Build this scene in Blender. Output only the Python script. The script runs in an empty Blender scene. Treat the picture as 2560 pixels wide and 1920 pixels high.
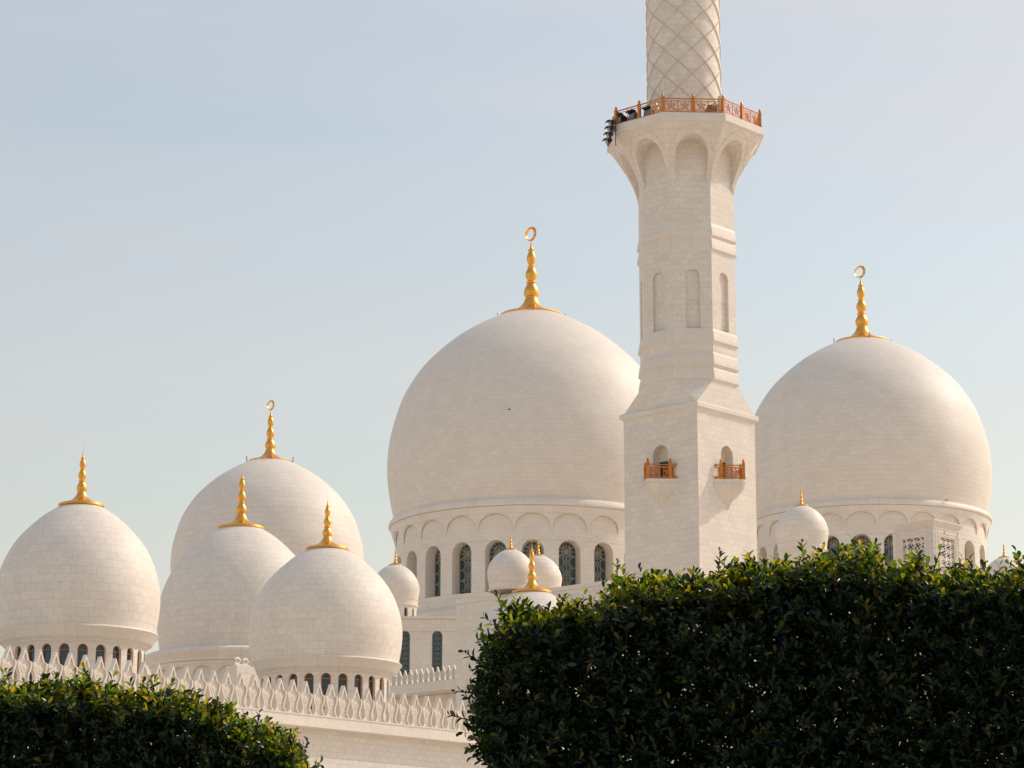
import bpy, bmesh, math, random
import numpy as np
from mathutils import Vector, Matrix
R_ = math.radians
PI = math.pi
random.seed(7)
rng = np.random.default_rng(11)
sc = bpy.context.scene
COL = sc.collection

# ------------------------------------------------------------------ camera
F = 6611.0                       # focal length in photo pixels (photo 2560 wide)
PITCH = R_(13.1)
EYE = 1.6
cam_d = bpy.data.cameras.new('camera')
cam = bpy.data.objects.new('camera', cam_d)
COL.objects.link(cam)
cam.location = (0, 0, EYE)
cam.rotation_euler = (PI / 2 + PITCH, 0, 0)
cam_d.sensor_width = 36
cam_d.lens = 36 * F / 2560
cam_d.clip_end = 8000
sc.camera = cam


def at(px, py, Y):
    """world point seen at photo position (px, py) that stands Y metres in front of the camera"""
    u = (px - 1280) / F
    v = (960 - py) / F
    t = Y / (math.cos(PITCH) - v * math.sin(PITCH))
    return Vector((u * t, Y, EYE + (math.sin(PITCH) + v * math.cos(PITCH)) * t))


def mpp(py, Y):
    v = (960 - py) / F
    return Y / (math.cos(PITCH) - v * math.sin(PITCH)) / F


GRID = R_(42)                    # the mosque's axes are turned 42 degrees to the view
D_AWAY = Vector((math.sin(GRID), math.cos(GRID), 0))     # along the arcade, away to the right
D_LEFT = Vector((-math.cos(GRID), math.sin(GRID), 0))    # away to the left

# ------------------------------------------------------------------ materials
def new_mat(name):
    m = bpy.data.materials.new(name)
    m.use_nodes = True
    nt = m.node_tree
    return m, nt, nt.nodes['Principled BSDF']


def stone(name, bw, bh, base=(0.825, 0.748, 0.655), var=0.06, mortar=0.012, mdark=0.72, bump=0.25):
    m, nt, b = new_mat(name)
    N, L = nt.nodes, nt.links
    uv = N.new('ShaderNodeTexCoord')
    br = N.new('ShaderNodeTexBrick')
    br.offset = 0.5
    br.inputs['Scale'].default_value = 1
    br.inputs['Brick Width'].default_value = bw
    br.inputs['Row Height'].default_value = bh
    br.inputs['Mortar Size'].default_value = mortar
    br.inputs['Mortar Smooth'].default_value = 0.3
    br.inputs['Bias'].default_value = 0.0
    c1 = [c * (1 - var) for c in base]
    c2 = [min(1, c * (1 + var)) for c in base]
    br.inputs['Color1'].default_value = (*c1, 1)
    br.inputs['Color2'].default_value = (*c2, 1)
    br.inputs['Mortar'].default_value = (*[c * mdark * (1 - .06 * i) for i, c in enumerate(base)], 1)
    L.new(uv.outputs['UV'], br.inputs['Vector'])
    # veining and weathering, metres
    n1 = N.new('ShaderNodeTexNoise'); n1.inputs['Scale'].default_value = 0.45; n1.inputs['Detail'].default_value = 6
    n2 = N.new('ShaderNodeTexNoise'); n2.inputs['Scale'].default_value = 5.0; n2.inputs['Detail'].default_value = 5
    L.new(uv.outputs['UV'], n1.inputs['Vector']); L.new(uv.outputs['UV'], n2.inputs['Vector'])
    r1 = N.new('ShaderNodeValToRGB')
    r1.color_ramp.elements[0].position = .3; r1.color_ramp.elements[0].color = (.965, .95, .935, 1)
    r1.color_ramp.elements[1].position = .7; r1.color_ramp.elements[1].color = (1.015, 1.01, 1.005, 1)
    L.new(n1.outputs['Fac'], r1.inputs['Fac'])
    r2 = N.new('ShaderNodeValToRGB')
    r2.color_ramp.elements[0].position = .35; r2.color_ramp.elements[0].color = (.955, .95, .94, 1)
    r2.color_ramp.elements[1].position = .65; r2.color_ramp.elements[1].color = (1.02, 1.02, 1.02, 1)
    L.new(n2.outputs['Fac'], r2.inputs['Fac'])
    a = N.new('ShaderNodeMix'); a.data_type = 'RGBA'; a.blend_type = 'MULTIPLY'; a.inputs['Factor'].default_value = 1
    c = N.new('ShaderNodeMix'); c.data_type = 'RGBA'; c.blend_type = 'MULTIPLY'; c.inputs['Factor'].default_value = 1
    L.new(br.outputs['Color'], a.inputs[6]); L.new(r1.outputs['Color'], a.inputs[7])
    L.new(a.outputs[2], c.inputs[6]); L.new(r2.outputs['Color'], c.inputs[7])
    L.new(c.outputs[2], b.inputs['Base Color'])
    b.inputs['Roughness'].default_value = 0.55
    b.inputs['Specular IOR Level'].default_value = 0.35
    bp = N.new('ShaderNodeBump'); bp.inputs['Strength'].default_value = bump; bp.inputs['Distance'].default_value = 0.01
    bp.invert = True
    L.new(br.outputs['Fac'], bp.inputs['Height']); L.new(bp.outputs['Normal'], b.inputs['Normal'])
    return m


def plain(name, col, rough=0.5, metal=0.0, nscale=8.0, namp=0.12, spec=0.5):
    m, nt, b = new_mat(name)
    N, L = nt.nodes, nt.links
    tc = N.new('ShaderNodeTexCoord')
    n = N.new('ShaderNodeTexNoise'); n.inputs['Scale'].default_value = nscale; n.inputs['Detail'].default_value = 5
    L.new(tc.outputs['Object'], n.inputs['Vector'])
    r = N.new('ShaderNodeValToRGB')
    r.color_ramp.elements[0].position = .3; r.color_ramp.elements[1].position = .7
    r.color_ramp.elements[0].color = (*[x * (1 - namp) for x in col], 1)
    r.color_ramp.elements[1].color = (*[min(1, x * (1 + namp)) for x in col], 1)
    L.new(n.outputs['Fac'], r.inputs['Fac']); L.new(r.outputs['Color'], b.inputs['Base Color'])
    b.inputs['Roughness'].default_value = rough
    b.inputs['Metallic'].default_value = metal
    b.inputs['Specular IOR Level'].default_value = spec
    return m


M = {
    'stone_near': stone('marble_small_blocks', .46, .31, mortar=.007, mdark=.78, var=.038),
    'stone_far': stone('marble_far_blocks', .95, .5, mortar=.016, mdark=.86, var=.03),
    'stone_mid': stone('marble_mid_blocks', .8, .42, mortar=.012, mdark=.84, var=.045),
    'stone_min': stone('marble_minaret_blocks', .55, .36, var=.045, mortar=.009, mdark=.79),
    'stone_trim': stone('marble_trim', 1.1, 2.0, mortar=.008, var=.03),
    'stone_lattice': stone('marble_diagonal_tiles', .5, .42, var=.07, mortar=.009),
    'stone_rib': stone('tan_stone_rib', .9, .9, base=(.73, .63, .52), var=.03, mortar=.004),
    'carved': stone('marble_carved', .9, 1.4, var=.03, mortar=.006),
    'roof': plain('pale_roof_screed', (.62, .57, .51), .8, nscale=.6),
    'gold': plain('gilded_copper', (.90, .465, .10), .33, 1.0, nscale=3, namp=.06),
    'bronze': plain('orange_bronze', (.64, .215, .03), .40, .35, nscale=5, namp=.2),
    'frame': plain('bronze_window_frame', (.42, .17, .05), .45, .2, nscale=5, namp=.15),
    'glass': plain('dark_window_glass', (.035, .06, .07), .12, 0, nscale=.7, namp=.35),
    'tracery': plain('pale_tracery', (.34, .33, .26), .5, 0, nscale=4, namp=.1),
    'tracery_green': plain('grey_green_tracery', (.20, .245, .22), .5, 0, nscale=4, namp=.1),
    'black': plain('black_enamel', (.018, .022, .026), .4, .0, nscale=9, namp=.2),
    'lens': plain('lamp_glass', (.25, .27, .28), .08, .0, nscale=2, namp=.1),
    'dark_wood': plain('dark_door_wood', (.06, .045, .04), .5, 0, nscale=4, namp=.3),
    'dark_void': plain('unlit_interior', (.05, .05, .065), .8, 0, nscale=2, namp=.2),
    'steel': plain('grey_steel', (.25, .26, .27), .4, .6, nscale=5),
    'feather': plain('dark_grey_feathers', (.05, .048, .052), .7, 0, nscale=40, namp=.3),
}


def leaf_mat(name, stops, trans, tmul):
    m, nt, b = new_mat(name)
    N, L = nt.nodes, nt.links
    g = N.new('ShaderNodeNewGeometry')
    r = N.new('ShaderNodeValToRGB')
    e = r.color_ramp.elements
    e[0].position = stops[0][0]; e[0].color = (*stops[0][1], 1)
    e[1].position = stops[-1][0]; e[1].color = (*stops[-1][1], 1)
    for p, c in stops[1:-1]:
        k = e.new(p); k.color = (*c, 1)
    L.new(g.outputs['Random Per Island'], r.inputs['Fac'])
    L.new(r.outputs['Color'], b.inputs['Base Color'])
    b.inputs['Roughness'].default_value = .27
    b.inputs['Specular IOR Level'].default_value = .38
    tr = N.new('ShaderNodeBsdfTranslucent')
    hs = N.new('ShaderNodeMix'); hs.data_type = 'RGBA'; hs.blend_type = 'MULTIPLY'; hs.inputs['Factor'].default_value = 1
    L.new(r.outputs['Color'], hs.inputs[6]); hs.inputs[7].default_value = (*tmul, 1)
    L.new(hs.outputs[2], tr.inputs['Color'])
    mx = N.new('ShaderNodeMixShader'); mx.inputs['Fac'].default_value = trans
    L.new(b.outputs['BSDF'], mx.inputs[1]); L.new(tr.outputs['BSDF'], mx.inputs[2])
    L.new(mx.outputs['Shader'], nt.nodes['Material Output'].inputs['Surface'])
    return m


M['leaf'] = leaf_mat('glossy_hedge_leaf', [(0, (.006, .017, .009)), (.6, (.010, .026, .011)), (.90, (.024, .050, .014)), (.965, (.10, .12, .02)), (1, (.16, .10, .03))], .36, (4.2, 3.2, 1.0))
M['sunlit_leaf'] = leaf_mat('sunlit_yellow_green_leaf', [(0, (.04, .075, .014)), (.45, (.07, .115, .016)), (.85, (.16, .15, .018)), (1, (.20, .12, .025))], .60, (4.2, 3.7, .9))  # backlit glow of the hedge top put into the leaf colour
M['bark'] = plain('brown_twig_bark', (.085, .06, .04), .8, 0, nscale=30, namp=.3)


# ------------------------------------------------------------------ mesh helpers
class MB:
    def __init__(s):
        s.v = []; s.f = []; s.uv = []

    def face(s, pts, uvs=None):
        i = len(s.v)
        s.v.extend([tuple(p) for p in pts])
        s.f.append(tuple(range(i, i + len(pts))))
        if uvs is None:
            n = (Vector(pts[1]) - Vector(pts[0])).cross(Vector(pts[2]) - Vector(pts[0]))
            if n.length < 1e-12:
                n = Vector((0, 0, 1))
            n.normalize()
            if abs(n.z) > .8:
                t, w = Vector((1, 0, 0)), Vector((0, 1, 0))
            else:
                t = Vector((0, 0, 1)).cross(n).normalized(); w = Vector((0, 0, 1))
            uvs = [(Vector(p).dot(t), Vector(p).dot(w)) for p in pts]
        s.uv.append(uvs)

    def box(s, c, size, rot=None):
        hx, hy, hz = size[0] / 2, size[1] / 2, size[2] / 2
        P = [Vector((x, y, z)) for z in (-hz, hz) for y in (-hy, hy) for x in (-hx, hx)]
        if rot is not None:
            P = [rot @ p for p in P]
        c = Vector(c)
        P = [p + c for p in P]
        for q in ((0, 2, 3, 1), (4, 5, 7, 6), (0, 1, 5, 4), (2, 6, 7, 3), (0, 4, 6, 2), (1, 3, 7, 5)):
            s.face([P[k] for k in q])

    def bar(s, a, b, w, h=None, up=Vector((0, 0, 1))):
        """a rectangular bar from a to b"""
        a, b = Vector(a), Vector(b)
        h = h or w
        d = b - a
        L = d.length
        if L < 1e-6:
            return
        d.normalize()
        x = d.cross(up)
        if x.length < 1e-4:
            x = d.cross(Vector((1, 0, 0)))
        x.normalize()
        y = x.cross(d)
        rot = Matrix((x, d, y)).transposed()
        s.box((a + b) / 2, (w, L, h), rot)

    def tube(s, pts, rad, n=8):
        pts = [Vector(p) for p in pts]
        rads = rad if isinstance(rad, (list, tuple)) else [rad] * len(pts)
        rings = []
        for i, p in enumerate(pts):
            d = (pts[min(i + 1, len(pts) - 1)] - pts[max(i - 1, 0)]).normalized()
            x = d.cross(Vector((0, 0, 1)))
            if x.length < 1e-3:
                x = d.cross(Vector((1, 0, 0)))
            x.normalize(); y = d.cross(x)
            rings.append([p + (x * math.cos(2 * PI * k / n) + y * math.sin(2 * PI * k / n)) * rads[i] for k in range(n)])
        for i in range(len(pts) - 1):
            for k in range(n):
                s.face([rings[i][k], rings[i][(k + 1) % n], rings[i + 1][(k + 1) % n], rings[i + 1][k]])
        s.face(rings[0][::-1]); s.face(rings[-1])

    def lathe(s, prof, seg=64, cx=0, cy=0, uvr=None):
        """prof: list of (r, z) from bottom to top"""
        v = 0
        for (r0, z0), (r1, z1) in zip(prof[:-1], prof[1:]):
            dv = math.hypot(r1 - r0, z1 - z0)
            R = uvr or max(r0, r1, .01)
            for k in range(seg):
                a, b = 2 * PI * k / seg, 2 * PI * (k + 1) / seg
                P = []
                for (r, z, t) in ((r0, z0, a), (r0, z0, b), (r1, z1, b), (r1, z1, a)):
                    P.append((cx + r * math.sin(t), cy - r * math.cos(t), z))
                U = [(a * R, v), (b * R, v), (b * R, v + dv), (a * R, v + dv)]
                if r0 < 1e-5:
                    P = [P[0], P[2], P[3]]; U = [U[0], U[2], U[3]]
                elif r1 < 1e-5:
                    P = P[:3]; U = U[:3]
                s.face(P, U)
            v += dv

    def prism(s, ring0, ring1, cap0=True, cap1=True):
        n = len(ring0)
        for k in range(n):
            s.face([ring0[k], ring0[(k + 1) % n], ring1[(k + 1) % n], ring1[k]])
        if cap0: s.face(list(ring0)[::-1])
        if cap1: s.face(list(ring1))

    def build(s, name, mat, parent=None, smooth=35, loc=None):
        bm = bmesh.new()
        uvl = bm.loops.layers.uv.new('UVMap')
        vs = [bm.verts.new(p) for p in s.v]
        for f, uv in zip(s.f, s.uv):
            try:
                fc = bm.faces.new([vs[i] for i in f])
            except ValueError:
                continue
            for lp, q in zip(fc.loops, uv):
                lp[uvl].uv = q
        bmesh.ops.remove_doubles(bm, verts=bm.verts, dist=1e-4)
        bmesh.ops.dissolve_degenerate(bm, edges=bm.edges, dist=1e-5)
        me = bpy.data.meshes.new(name)
        bm.to_mesh(me); bm.free()
        me.materials.append(M[mat] if isinstance(mat, str) else mat)
        if smooth:
            me.polygons.foreach_set('use_smooth', [True] * len(me.polygons))
            me.set_sharp_from_angle(angle=R_(smooth))
        o = bpy.data.objects.new(name, me)
        COL.objects.link(o)
        if parent is not None:
            o.parent = parent
        if loc is not None:
            o.location = loc
        return o


def tag(o, label, cat, group=None):
    o['label'] = label; o['category'] = cat
    if group: o['group'] = group
    return o


def thing(name, label, cat, loc, rz=0, group=None):
    o = bpy.data.objects.new(name, None)
    o.empty_display_size = .5
    COL.objects.link(o)
    o.location = loc; o.rotation_euler = (0, 0, rz)
    return tag(o, label, cat, group)


def copy_part(src, parent, loc=None, rz=None):
    c = src.copy(); COL.objects.link(c); c.parent = parent
    if loc is not None: c.location = loc
    if rz is not None: c.rotation_euler = (0, 0, rz)
    for ch in list(src.children):
        g = ch.copy(); COL.objects.link(g); g.parent = c
    return c


# --- a bay of wall with an arched opening. P(u, r, z): u along the wall, r outward, z up
def arch_bay(mb, P, W, z0, z1, sill, spring, rise, hw, rout, rin, u0=0, na=9, nseg=4, top=None, horseshoe=0, reveal=True):
    Wf = W if callable(W) else (lambda z: W)
    ro = rout if callable(rout) else (lambda z: rout)
    crown = spring + rise

    def w_at(z):
        if z <= spring: return hw(z) if callable(hw) else hw
        q = min(1, (z - spring) / rise)
        h = hw(spring) if callable(hw) else hw
        return h * math.sqrt(max(0, 1 - q * q))
    zs = [spring + rise * math.sin(PI / 2 * k / na) for k in range(1, na + 1)]
    low = [sill] + ([sill + (spring - sill) * k / 4 for k in range(1, 5)] if spring > sill + 1e-6 else [])
    zz = low + zs
    def quad(ua, ub, za, zb, ua2=None, ub2=None):
        ua2 = ua if ua2 is None else ua2; ub2 = ub if ub2 is None else ub2
        mb.face([P(ua, ro(za), za), P(ub, ro(za), za), P(ub2, ro(zb), zb), P(ua2, ro(zb), zb)],
                [(u0 + ua, za), (u0 + ub, za), (u0 + ub2, zb), (u0 + ua2, zb)])
    def full(za, zb):
        for k in range(nseg):
            f0, f1 = -1 + 2 * k / nseg, -1 + 2 * (k + 1) / nseg
            quad(f0 * Wf(za), f1 * Wf(za), za, zb, f0 * Wf(zb), f1 * Wf(zb))
    if sill > z0 + 1e-6:
        n = 3
        for k in range(n): full(z0 + (sill - z0) * k / n, z0 + (sill - z0) * (k + 1) / n)
    for a, b in zip(zz[:-1], zz[1:]):
        wa, wb = w_at(a), w_at(b)
        quad(-Wf(a), -wa, a, b, -Wf(b), -wb)
        quad(wa, Wf(a), a, b, wb, Wf(b))
        if reveal:
            for sg in (-1, 1):
                p = [P(sg * wa, ro(a), a), P(sg * wa, rin, a), P(sg * wb, rin, b), P(sg * wb, ro(b), b)]
                uvs = [(ro(a), a), (rin, a), (rin, b), (ro(b), b)]
                mb.face(p if sg > 0 else p[::-1], uvs if sg > 0 else uvs[::-1])
    if reveal and sill > z0 + 1e-6:
        w = w_at(sill)
        mb.face([P(-w, ro(sill), sill), P(w, ro(sill), sill), P(w, rin, sill), P(-w, rin, sill)])
    if z1 > crown + 1e-6:
        n = 3
        for k in range(n): full(crown + (z1 - crown) * k / n, crown + (z1 - crown) * (k + 1) / n)


def arch_pane(mb, P, sill, spring, rise, hw, r, na=9, nx=2):
    zs = [sill, spring] + [spring + rise * math.sin(PI / 2 * k / na) for k in range(1, na + 1)]
    def w(z):
        if z <= spring: return hw
        q = min(1, (z - spring) / rise); return hw * math.sqrt(max(0, 1 - q * q))
    for a, b in zip(zs[:-1], zs[1:]):
        for k in range(nx):
            f0, f1 = -1 + 2 * k / nx, -1 + 2 * (k + 1) / nx
            mb.face([P(f0 * w(a), r, a), P(f1 * w(a), r, a), P(f1 * w(b), r, b), P(f0 * w(b), r, b)])


def ribbon(mb, P, pts, w, r0, r1):
    """flat bar following 2-d points (u, z) on the wall; r0 back, r1 front"""
    n = len(pts)
    L = []
    for i, (u, z) in enumerate(pts):
        a = pts[max(i - 1, 0)]; b = pts[min(i + 1, n - 1)]
        dx, dz = b[0] - a[0], b[1] - a[1]
        l = math.hypot(dx, dz) or 1
        L.append((-dz / l * w / 2, dx / l * w / 2))
    for i in range(n - 1):
        (u0, z0), (u1, z1) = pts[i], pts[i + 1]
        (a0, b0), (a1, b1) = L[i], L[i + 1]
        A, B, C, D = (u0 + a0, z0 + b0), (u1 + a1, z1 + b1), (u1 - a1, z1 - b1), (u0 - a0, z0 - b0)
        mb.face([P(A[0], r1, A[1]), P(D[0], r1, D[1]), P(C[0], r1, C[1]), P(B[0], r1, B[1])])
        mb.face([P(A[0], r1, A[1]), P(B[0], r1, B[1]), P(B[0], r0, B[1]), P(A[0], r0, A[1])])
        mb.face([P(D[0], r1, D[1]), P(D[0], r0, D[1]), P(C[0], r0, C[1]), P(C[0], r1, C[1])])


def clip_runs(pts, inside):
    runs, cur = [], []
    for p in pts:
        if inside(p): cur.append(p)
        else:
            if len(cur) > 1: runs.append(cur)
            cur = []
    if len(cur) > 1: runs.append(cur)
    return runs


def seg_pts(a, b, n=24):
    return [(a[0] + (b[0] - a[0]) * k / n, a[1] + (b[1] - a[1]) * k / n) for k in range(n + 1)]


def circ_pts(c, r, n=28, a0=0, a1=2 * PI):
    return [(c[0] + r * math.cos(a0 + (a1 - a0) * k / n), c[1] + r * math.sin(a0 + (a1 - a0) * k / n)) for k in range(n + 1)]


def in_arch(sill, spring, rise, hw, m=0):
    def f(p):
        u, z = p
        if z < sill + m or abs(u) > hw - m: return False
        if z <= spring: return True
        q = (z - spring) / (rise - m)
        return q < 1 and abs(u) < (hw - m) * math.sqrt(1 - q * q)
    return f


def arch_outline(sill, spring, rise, hw, n=14):
    pts = [(-hw, sill), (-hw, spring)]
    pts += [(-hw * math.cos(PI * k / n), spring + rise * math.sin(PI * k / n)) for k in range(1, n)]
    pts += [(hw, spring), (hw, sill)]
    return pts


def polar_P(th, rref):
    def P(u, r, z):
        t = th + u / rref
        return (r * math.sin(t), -r * math.cos(t), z)
    return P


def flat_P(o, nrm):
    """wall through o (2-d) with outward normal nrm (2-d)"""
    tx, ty = -nrm[1], nrm[0]
    def P(u, r, z):
        return (o[0] + tx * u + nrm[0] * r, o[1] + ty * u + nrm[1] * r, z)
    return P


def smooth_prof(pts, n=8):
    """Catmull-Rom through (r, z)"""
    out = []
    P = [pts[0]] + list(pts) + [pts[-1]]
    for i in range(1, len(P) - 2):
        p0, p1, p2, p3 = P[i - 1], P[i], P[i + 1], P[i + 2]
        for k in range(n):
            t = k / n
            out.append(tuple(.5 * ((2 * b) + (-a + c) * t + (2 * a - 5 * b + 4 * c - d) * t * t + (-a + 3 * b - 3 * c + d) * t ** 3)
                             for a, b, c, d in zip(p0, p1, p2, p3)))
    out.append(tuple(pts[-1]))
    return out


# ------------------------------------------------------------------ finials
FIN = [(1.0, -.03), (1.012, .01), (.985, .045), (.80, .085), (.62, .14), (.47, .215), (.385, .275), (.31, .35), (.25, .43), (.21, .52), (.188, .575),
       (.185, 0.600), (.225, 0.650), (.24, 0.720), (.232, 0.800), (.20, 0.880), (.155, 0.950), (.133, 1.010),
       (.16, 1.025), (.163, 1.060), (.13, 1.085), (.125, 1.110), (.155, 1.180), (.188, 1.250), (.182, 1.330), (.15, 1.420), (.108, 1.495),
       (.12, 1.515), (.12, 1.550), (.088, 1.575), (.09, 1.610), (.125, 1.680), (.148, 1.770), (.14, 1.850), (.11, 1.930), (.085, 1.990), (.08, 2.025),
       (.10, 2.035), (.10, 2.065), (.06, 2.085), (.045, 2.130), (.025, 2.210), (.010, 2.350)]


def finial(parent, rd, z0, style, seg=40):
    fz = lambda z: z if z < .12 else .12 + (z - .12) * 1.07
    FN = [(r, fz(z)) for r, z in FIN]
    p = [(r * rd, z0 + z * rd) for r, z in FN]
    if style == 'spike':
        p = [(1.0 * rd, z0 - .06 * rd), (1.05 * rd, z0 - .01 * rd), (1.03 * rd, z0 + .08 * rd), (.93 * rd, z0 + .115 * rd)] + \
            [(r * rd, z0 + (z + .05) * rd) for r, z in FN[3:]]
        p += [(.008 * rd, z0 + 2.8 * rd), (0, z0 + 3.2 * rd)]
    elif style == 'short':
        p = [(1.0 * rd, z0 - .06 * rd), (1.05 * rd, z0 - .01 * rd), (1.03 * rd, z0 + .08 * rd), (.93 * rd, z0 + .115 * rd)] + \
            [(r * rd, z0 + (z + .05) * rd) for r, z in FN[3:]]
        p += [(0, z0 + 2.55 * rd)]
    else:
        p += [(.010 * rd, z0 + 2.49 * rd), (0, z0 + 2.50 * rd)]
    mb = MB(); mb.lathe(p, seg)
    o = mb.build('finial', 'gold', parent, smooth=30)
    if style == 'crescent':
        # closed crescent ring: outer and inner circles touch at the left
        mb = MB()
        Ro, Ri, off = .240 * rd, .172 * rd, .052 * rd
        zc = z0 + 2.48 * rd + Ro
        az = R_(-47)
        ax = Vector((math.cos(az), math.sin(az), 0)); ay = Vector((-math.sin(az), math.cos(az), 0))
        n = 44
        th = .055 * rd
        rings = []
        for k in range(n):
            a = 2 * PI * k / n
            o2 = Vector((Ro * math.cos(a), Ro * math.sin(a))); i2 = Vector((-off + Ri * math.cos(a), Ri * math.sin(a)))
            f = (lambda q, d: ax * q[0] + Vector((0, 0, zc + q[1])) + ay * d)
            mid = (o2 + i2) / 2
            rings.append([f(o2, 0), f(mid, th), f(i2, 0), f(mid, -th)])
        for k in range(n):
            A, B = rings[k], rings[(k + 1) % n]
            for j in range(4):
                mb.face([A[j], B[j], B[(j + 1) % 4], A[(j + 1) % 4]])
        mb.build('crescent', 'gold', o, smooth=50)
    return o


PROF_L = [(.945, -.40), (.952, -.361), (.979, -.231), (.995, -.11), (1, .0), (.987, .161), (.952, .311), (.902, .462), (.831, .592), (.751, .703), (.641, .813),
          (.52, .912), (.40, .988), (.30, 1.04), (.215, 1.079), (.12, 1.105), (0, 1.115)]
PROF_S = [(.95, -.41), (.957, -.372), (.985, -.2), (1, -.03), (.995, .1), (.98, .222), (.935, .394), (.865, .56), (.765, .727), (.64, .872), (.47, 1.03), (.37, 1.10), (.27, 1.16), (.14, 1.2), (0, 1.215)]


def dome_shell(mb, prof, R, z0, seg):
    pr = [(max(0, r * R), z0 + z * R) for r, z in smooth_prof(prof, 5)]
    pr[-1] = (0, pr[-1][1])
    mb.lathe(pr, seg, uvr=R)


def big_window(parent, r, depth, sill, spring, rise, hw, R, N, near=True):
    """recessed arched window with tracery; prototype at bearing 0, copies turned round the drum"""
    P = polar_P(0, r)
    rr = r - depth
    mb = MB()
    ribbon(mb, P, arch_outline(sill, spring, rise, hw * .97), hw * .14, rr, rr + .10)
    ins = in_arch(sill, spring, rise, hw * .97)
    w = hw * .055
    H = spring - sill
    for u in (-hw * .33, hw * .33):
        for run in clip_runs(seg_pts((u, sill), (u, spring + rise), 30), ins): ribbon(mb, P, run, w, rr, rr + .06)
    for z in (sill + H * .38, sill + H * .02):
        for run in clip_runs(seg_pts((-hw, z), (hw, z), 20), ins): ribbon(mb, P, run, w, rr, rr + .06)
    for k in range(5):
        zc = sill + H * .1 + k * H * .27
        for sg in (-1, 1):
            for run in clip_runs(circ_pts((sg * hw, zc), hw * 1.0, 30), ins): ribbon(mb, P, run, w, rr, rr + .05)
    for run in clip_runs(circ_pts((0, spring + rise * .15), hw * .5, 30), ins): ribbon(mb, P, run, w, rr, rr + .05)
    for k in range(6):
        a = PI * k / 6
        c = (0, spring + rise * .15)
        for run in clip_runs(seg_pts((c[0] - 2 * hw * math.cos(a), c[1] - 2 * hw * math.sin(a)), (c[0] + 2 * hw * math.cos(a), c[1] + 2 * hw * math.sin(a)), 60),
                             lambda p: ins(p) and p[1] > spring - H * .1): ribbon(mb, P, run, w, rr, rr + .045)
    win = mb.build('window', 'tracery', parent, smooth=0)
    mb = MB(); arch_pane(mb, P, sill, spring, rise, hw, rr - .01)
    mb.build('pane', 'glass', win, smooth=0)
    for k in range(1, N):
        copy_part(win, parent, rz=2 * PI * k / N)
    return win


def large_dome(label, cx, eq, Y, Rpx, zbase, N=24, seg=128, disc=.222, style='crescent', stone_m='stone_far', group='large domes topped by a gold crescent', th0=0, prof=PROF_L):
    c = at(cx, eq, Y)
    m = mpp(eq, Y)
    R = Rpx * m
    ze = c.z - zbase
    root = thing('marble_dome', label, 'dome', (c.x, Y, zbase), th0, group)
    mb = MB(); dome_shell(mb, prof, R, ze, seg)
    mb.build('dome_shell', stone_m, root, smooth=50)
    # rounded cornice above the scalloped corbel
    mb = MB()
    pr = [(.962, -.440), (.982, -.437), (.988, -.427), (.984, -.408), (.974, -.394), (.960, -.387), (.94, -.38)]
    mb.lathe([(r * R, ze + z * R) for r, z in pr], seg, uvr=R)
    mb.build('cornice', 'stone_trim', root, smooth=40)
    # scalloped corbel
    zt, zb = ze - .4405 * R, ze - .60 * R
    rin = .938 * R
    def ro(z):
        q = (z - zb) / (zt - zb)
        return rin + .001 * R + (.036 * R) * (q ** 1.5)
    mb = MB()
    W = PI * rin / N
    for k in range(N):
        P = polar_P(2 * PI * k / N, rin)
        arch_bay(mb, P, W, zb, zt, zb, zb + .03 * R, .085 * R, lambda z: W * .98 if z < zb + .012 * R else W * .93, ro, rin, u0=2 * W * k, na=8, nseg=4)
    mb.build('corbel_arcade', 'stone_trim', root, smooth=40)
    # drum with deep windows
    z0, z1 = ze - 1.08 * R, zt + .001
    sill, spring, rise, hw = ze - 1.0 * R, ze - .735 * R, .076 * R, .074 * R
    mb = MB()
    rd = .935 * R
    W = PI * rd / N
    dep = .085 * R
    for k in range(N):
        P = polar_P(2 * PI * k / N, rd)
        arch_bay(mb, P, W, z0, z1, sill, spring, rise, hw, rd, rd - dep, u0=2 * W * k, na=9, nseg=4)
    # plinth below the windows down to the roof
    mb.lathe([(1.05 * R, 0), (1.05 * R, ze - 1.12 * R), (.97 * R, ze - 1.085 * R), (.936 * R, ze - 1.079 * R)], N * 3, uvr=R)
    mb.build('drum', stone_m, root, smooth=40)
    big_window(root, rd, dep, sill, spring, rise, hw, R, N)
    # gilded finial
    rdz = disc * R
    zr = np.interp(-disc, [-p[0] for p in prof[5:]], [p[1] for p in prof[5:]])
    f = finial(root, rdz, ze + (zr + .006) * R, style, 48)
    # lightning rods round the finial's rim
    for k in range(4):
        mb = MB()
        a = R_(90 * k + 3)
        x, y = 1.05 * rdz * math.sin(a), -1.05 * rdz * math.cos(a)
        mb.bar((x, y, ze + zr * R - .1), (x * 1.03, y * 1.03, ze + zr * R + .5), .07)
        mb.build('lightning_rod', 'steel', root, smooth=0)
    return root, c, R


def small_window(parent, r, depth, sill, spring, rise, hw, N, fw=.16):
    P = polar_P(0, r); rr = r - depth
    mb = MB()
    ribbon(mb, P, arch_outline(sill, spring, rise, hw * .94, 16), hw * fw * 1.6, rr, rr + .05)
    zt = spring - .02
    ribbon(mb, P, [(-hw, zt), (0, zt), (hw, zt)], hw * fw, rr, rr + .055)
    win = mb.build('window', 'frame', parent, smooth=0)
    mb = MB(); arch_pane(mb, P, sill, spring, rise, hw, rr - .005)
    mb.build('pane', 'glass', win, smooth=0)
    for k in range(1, N):
        copy_part(win, parent, rz=2 * PI * k / N)


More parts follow.
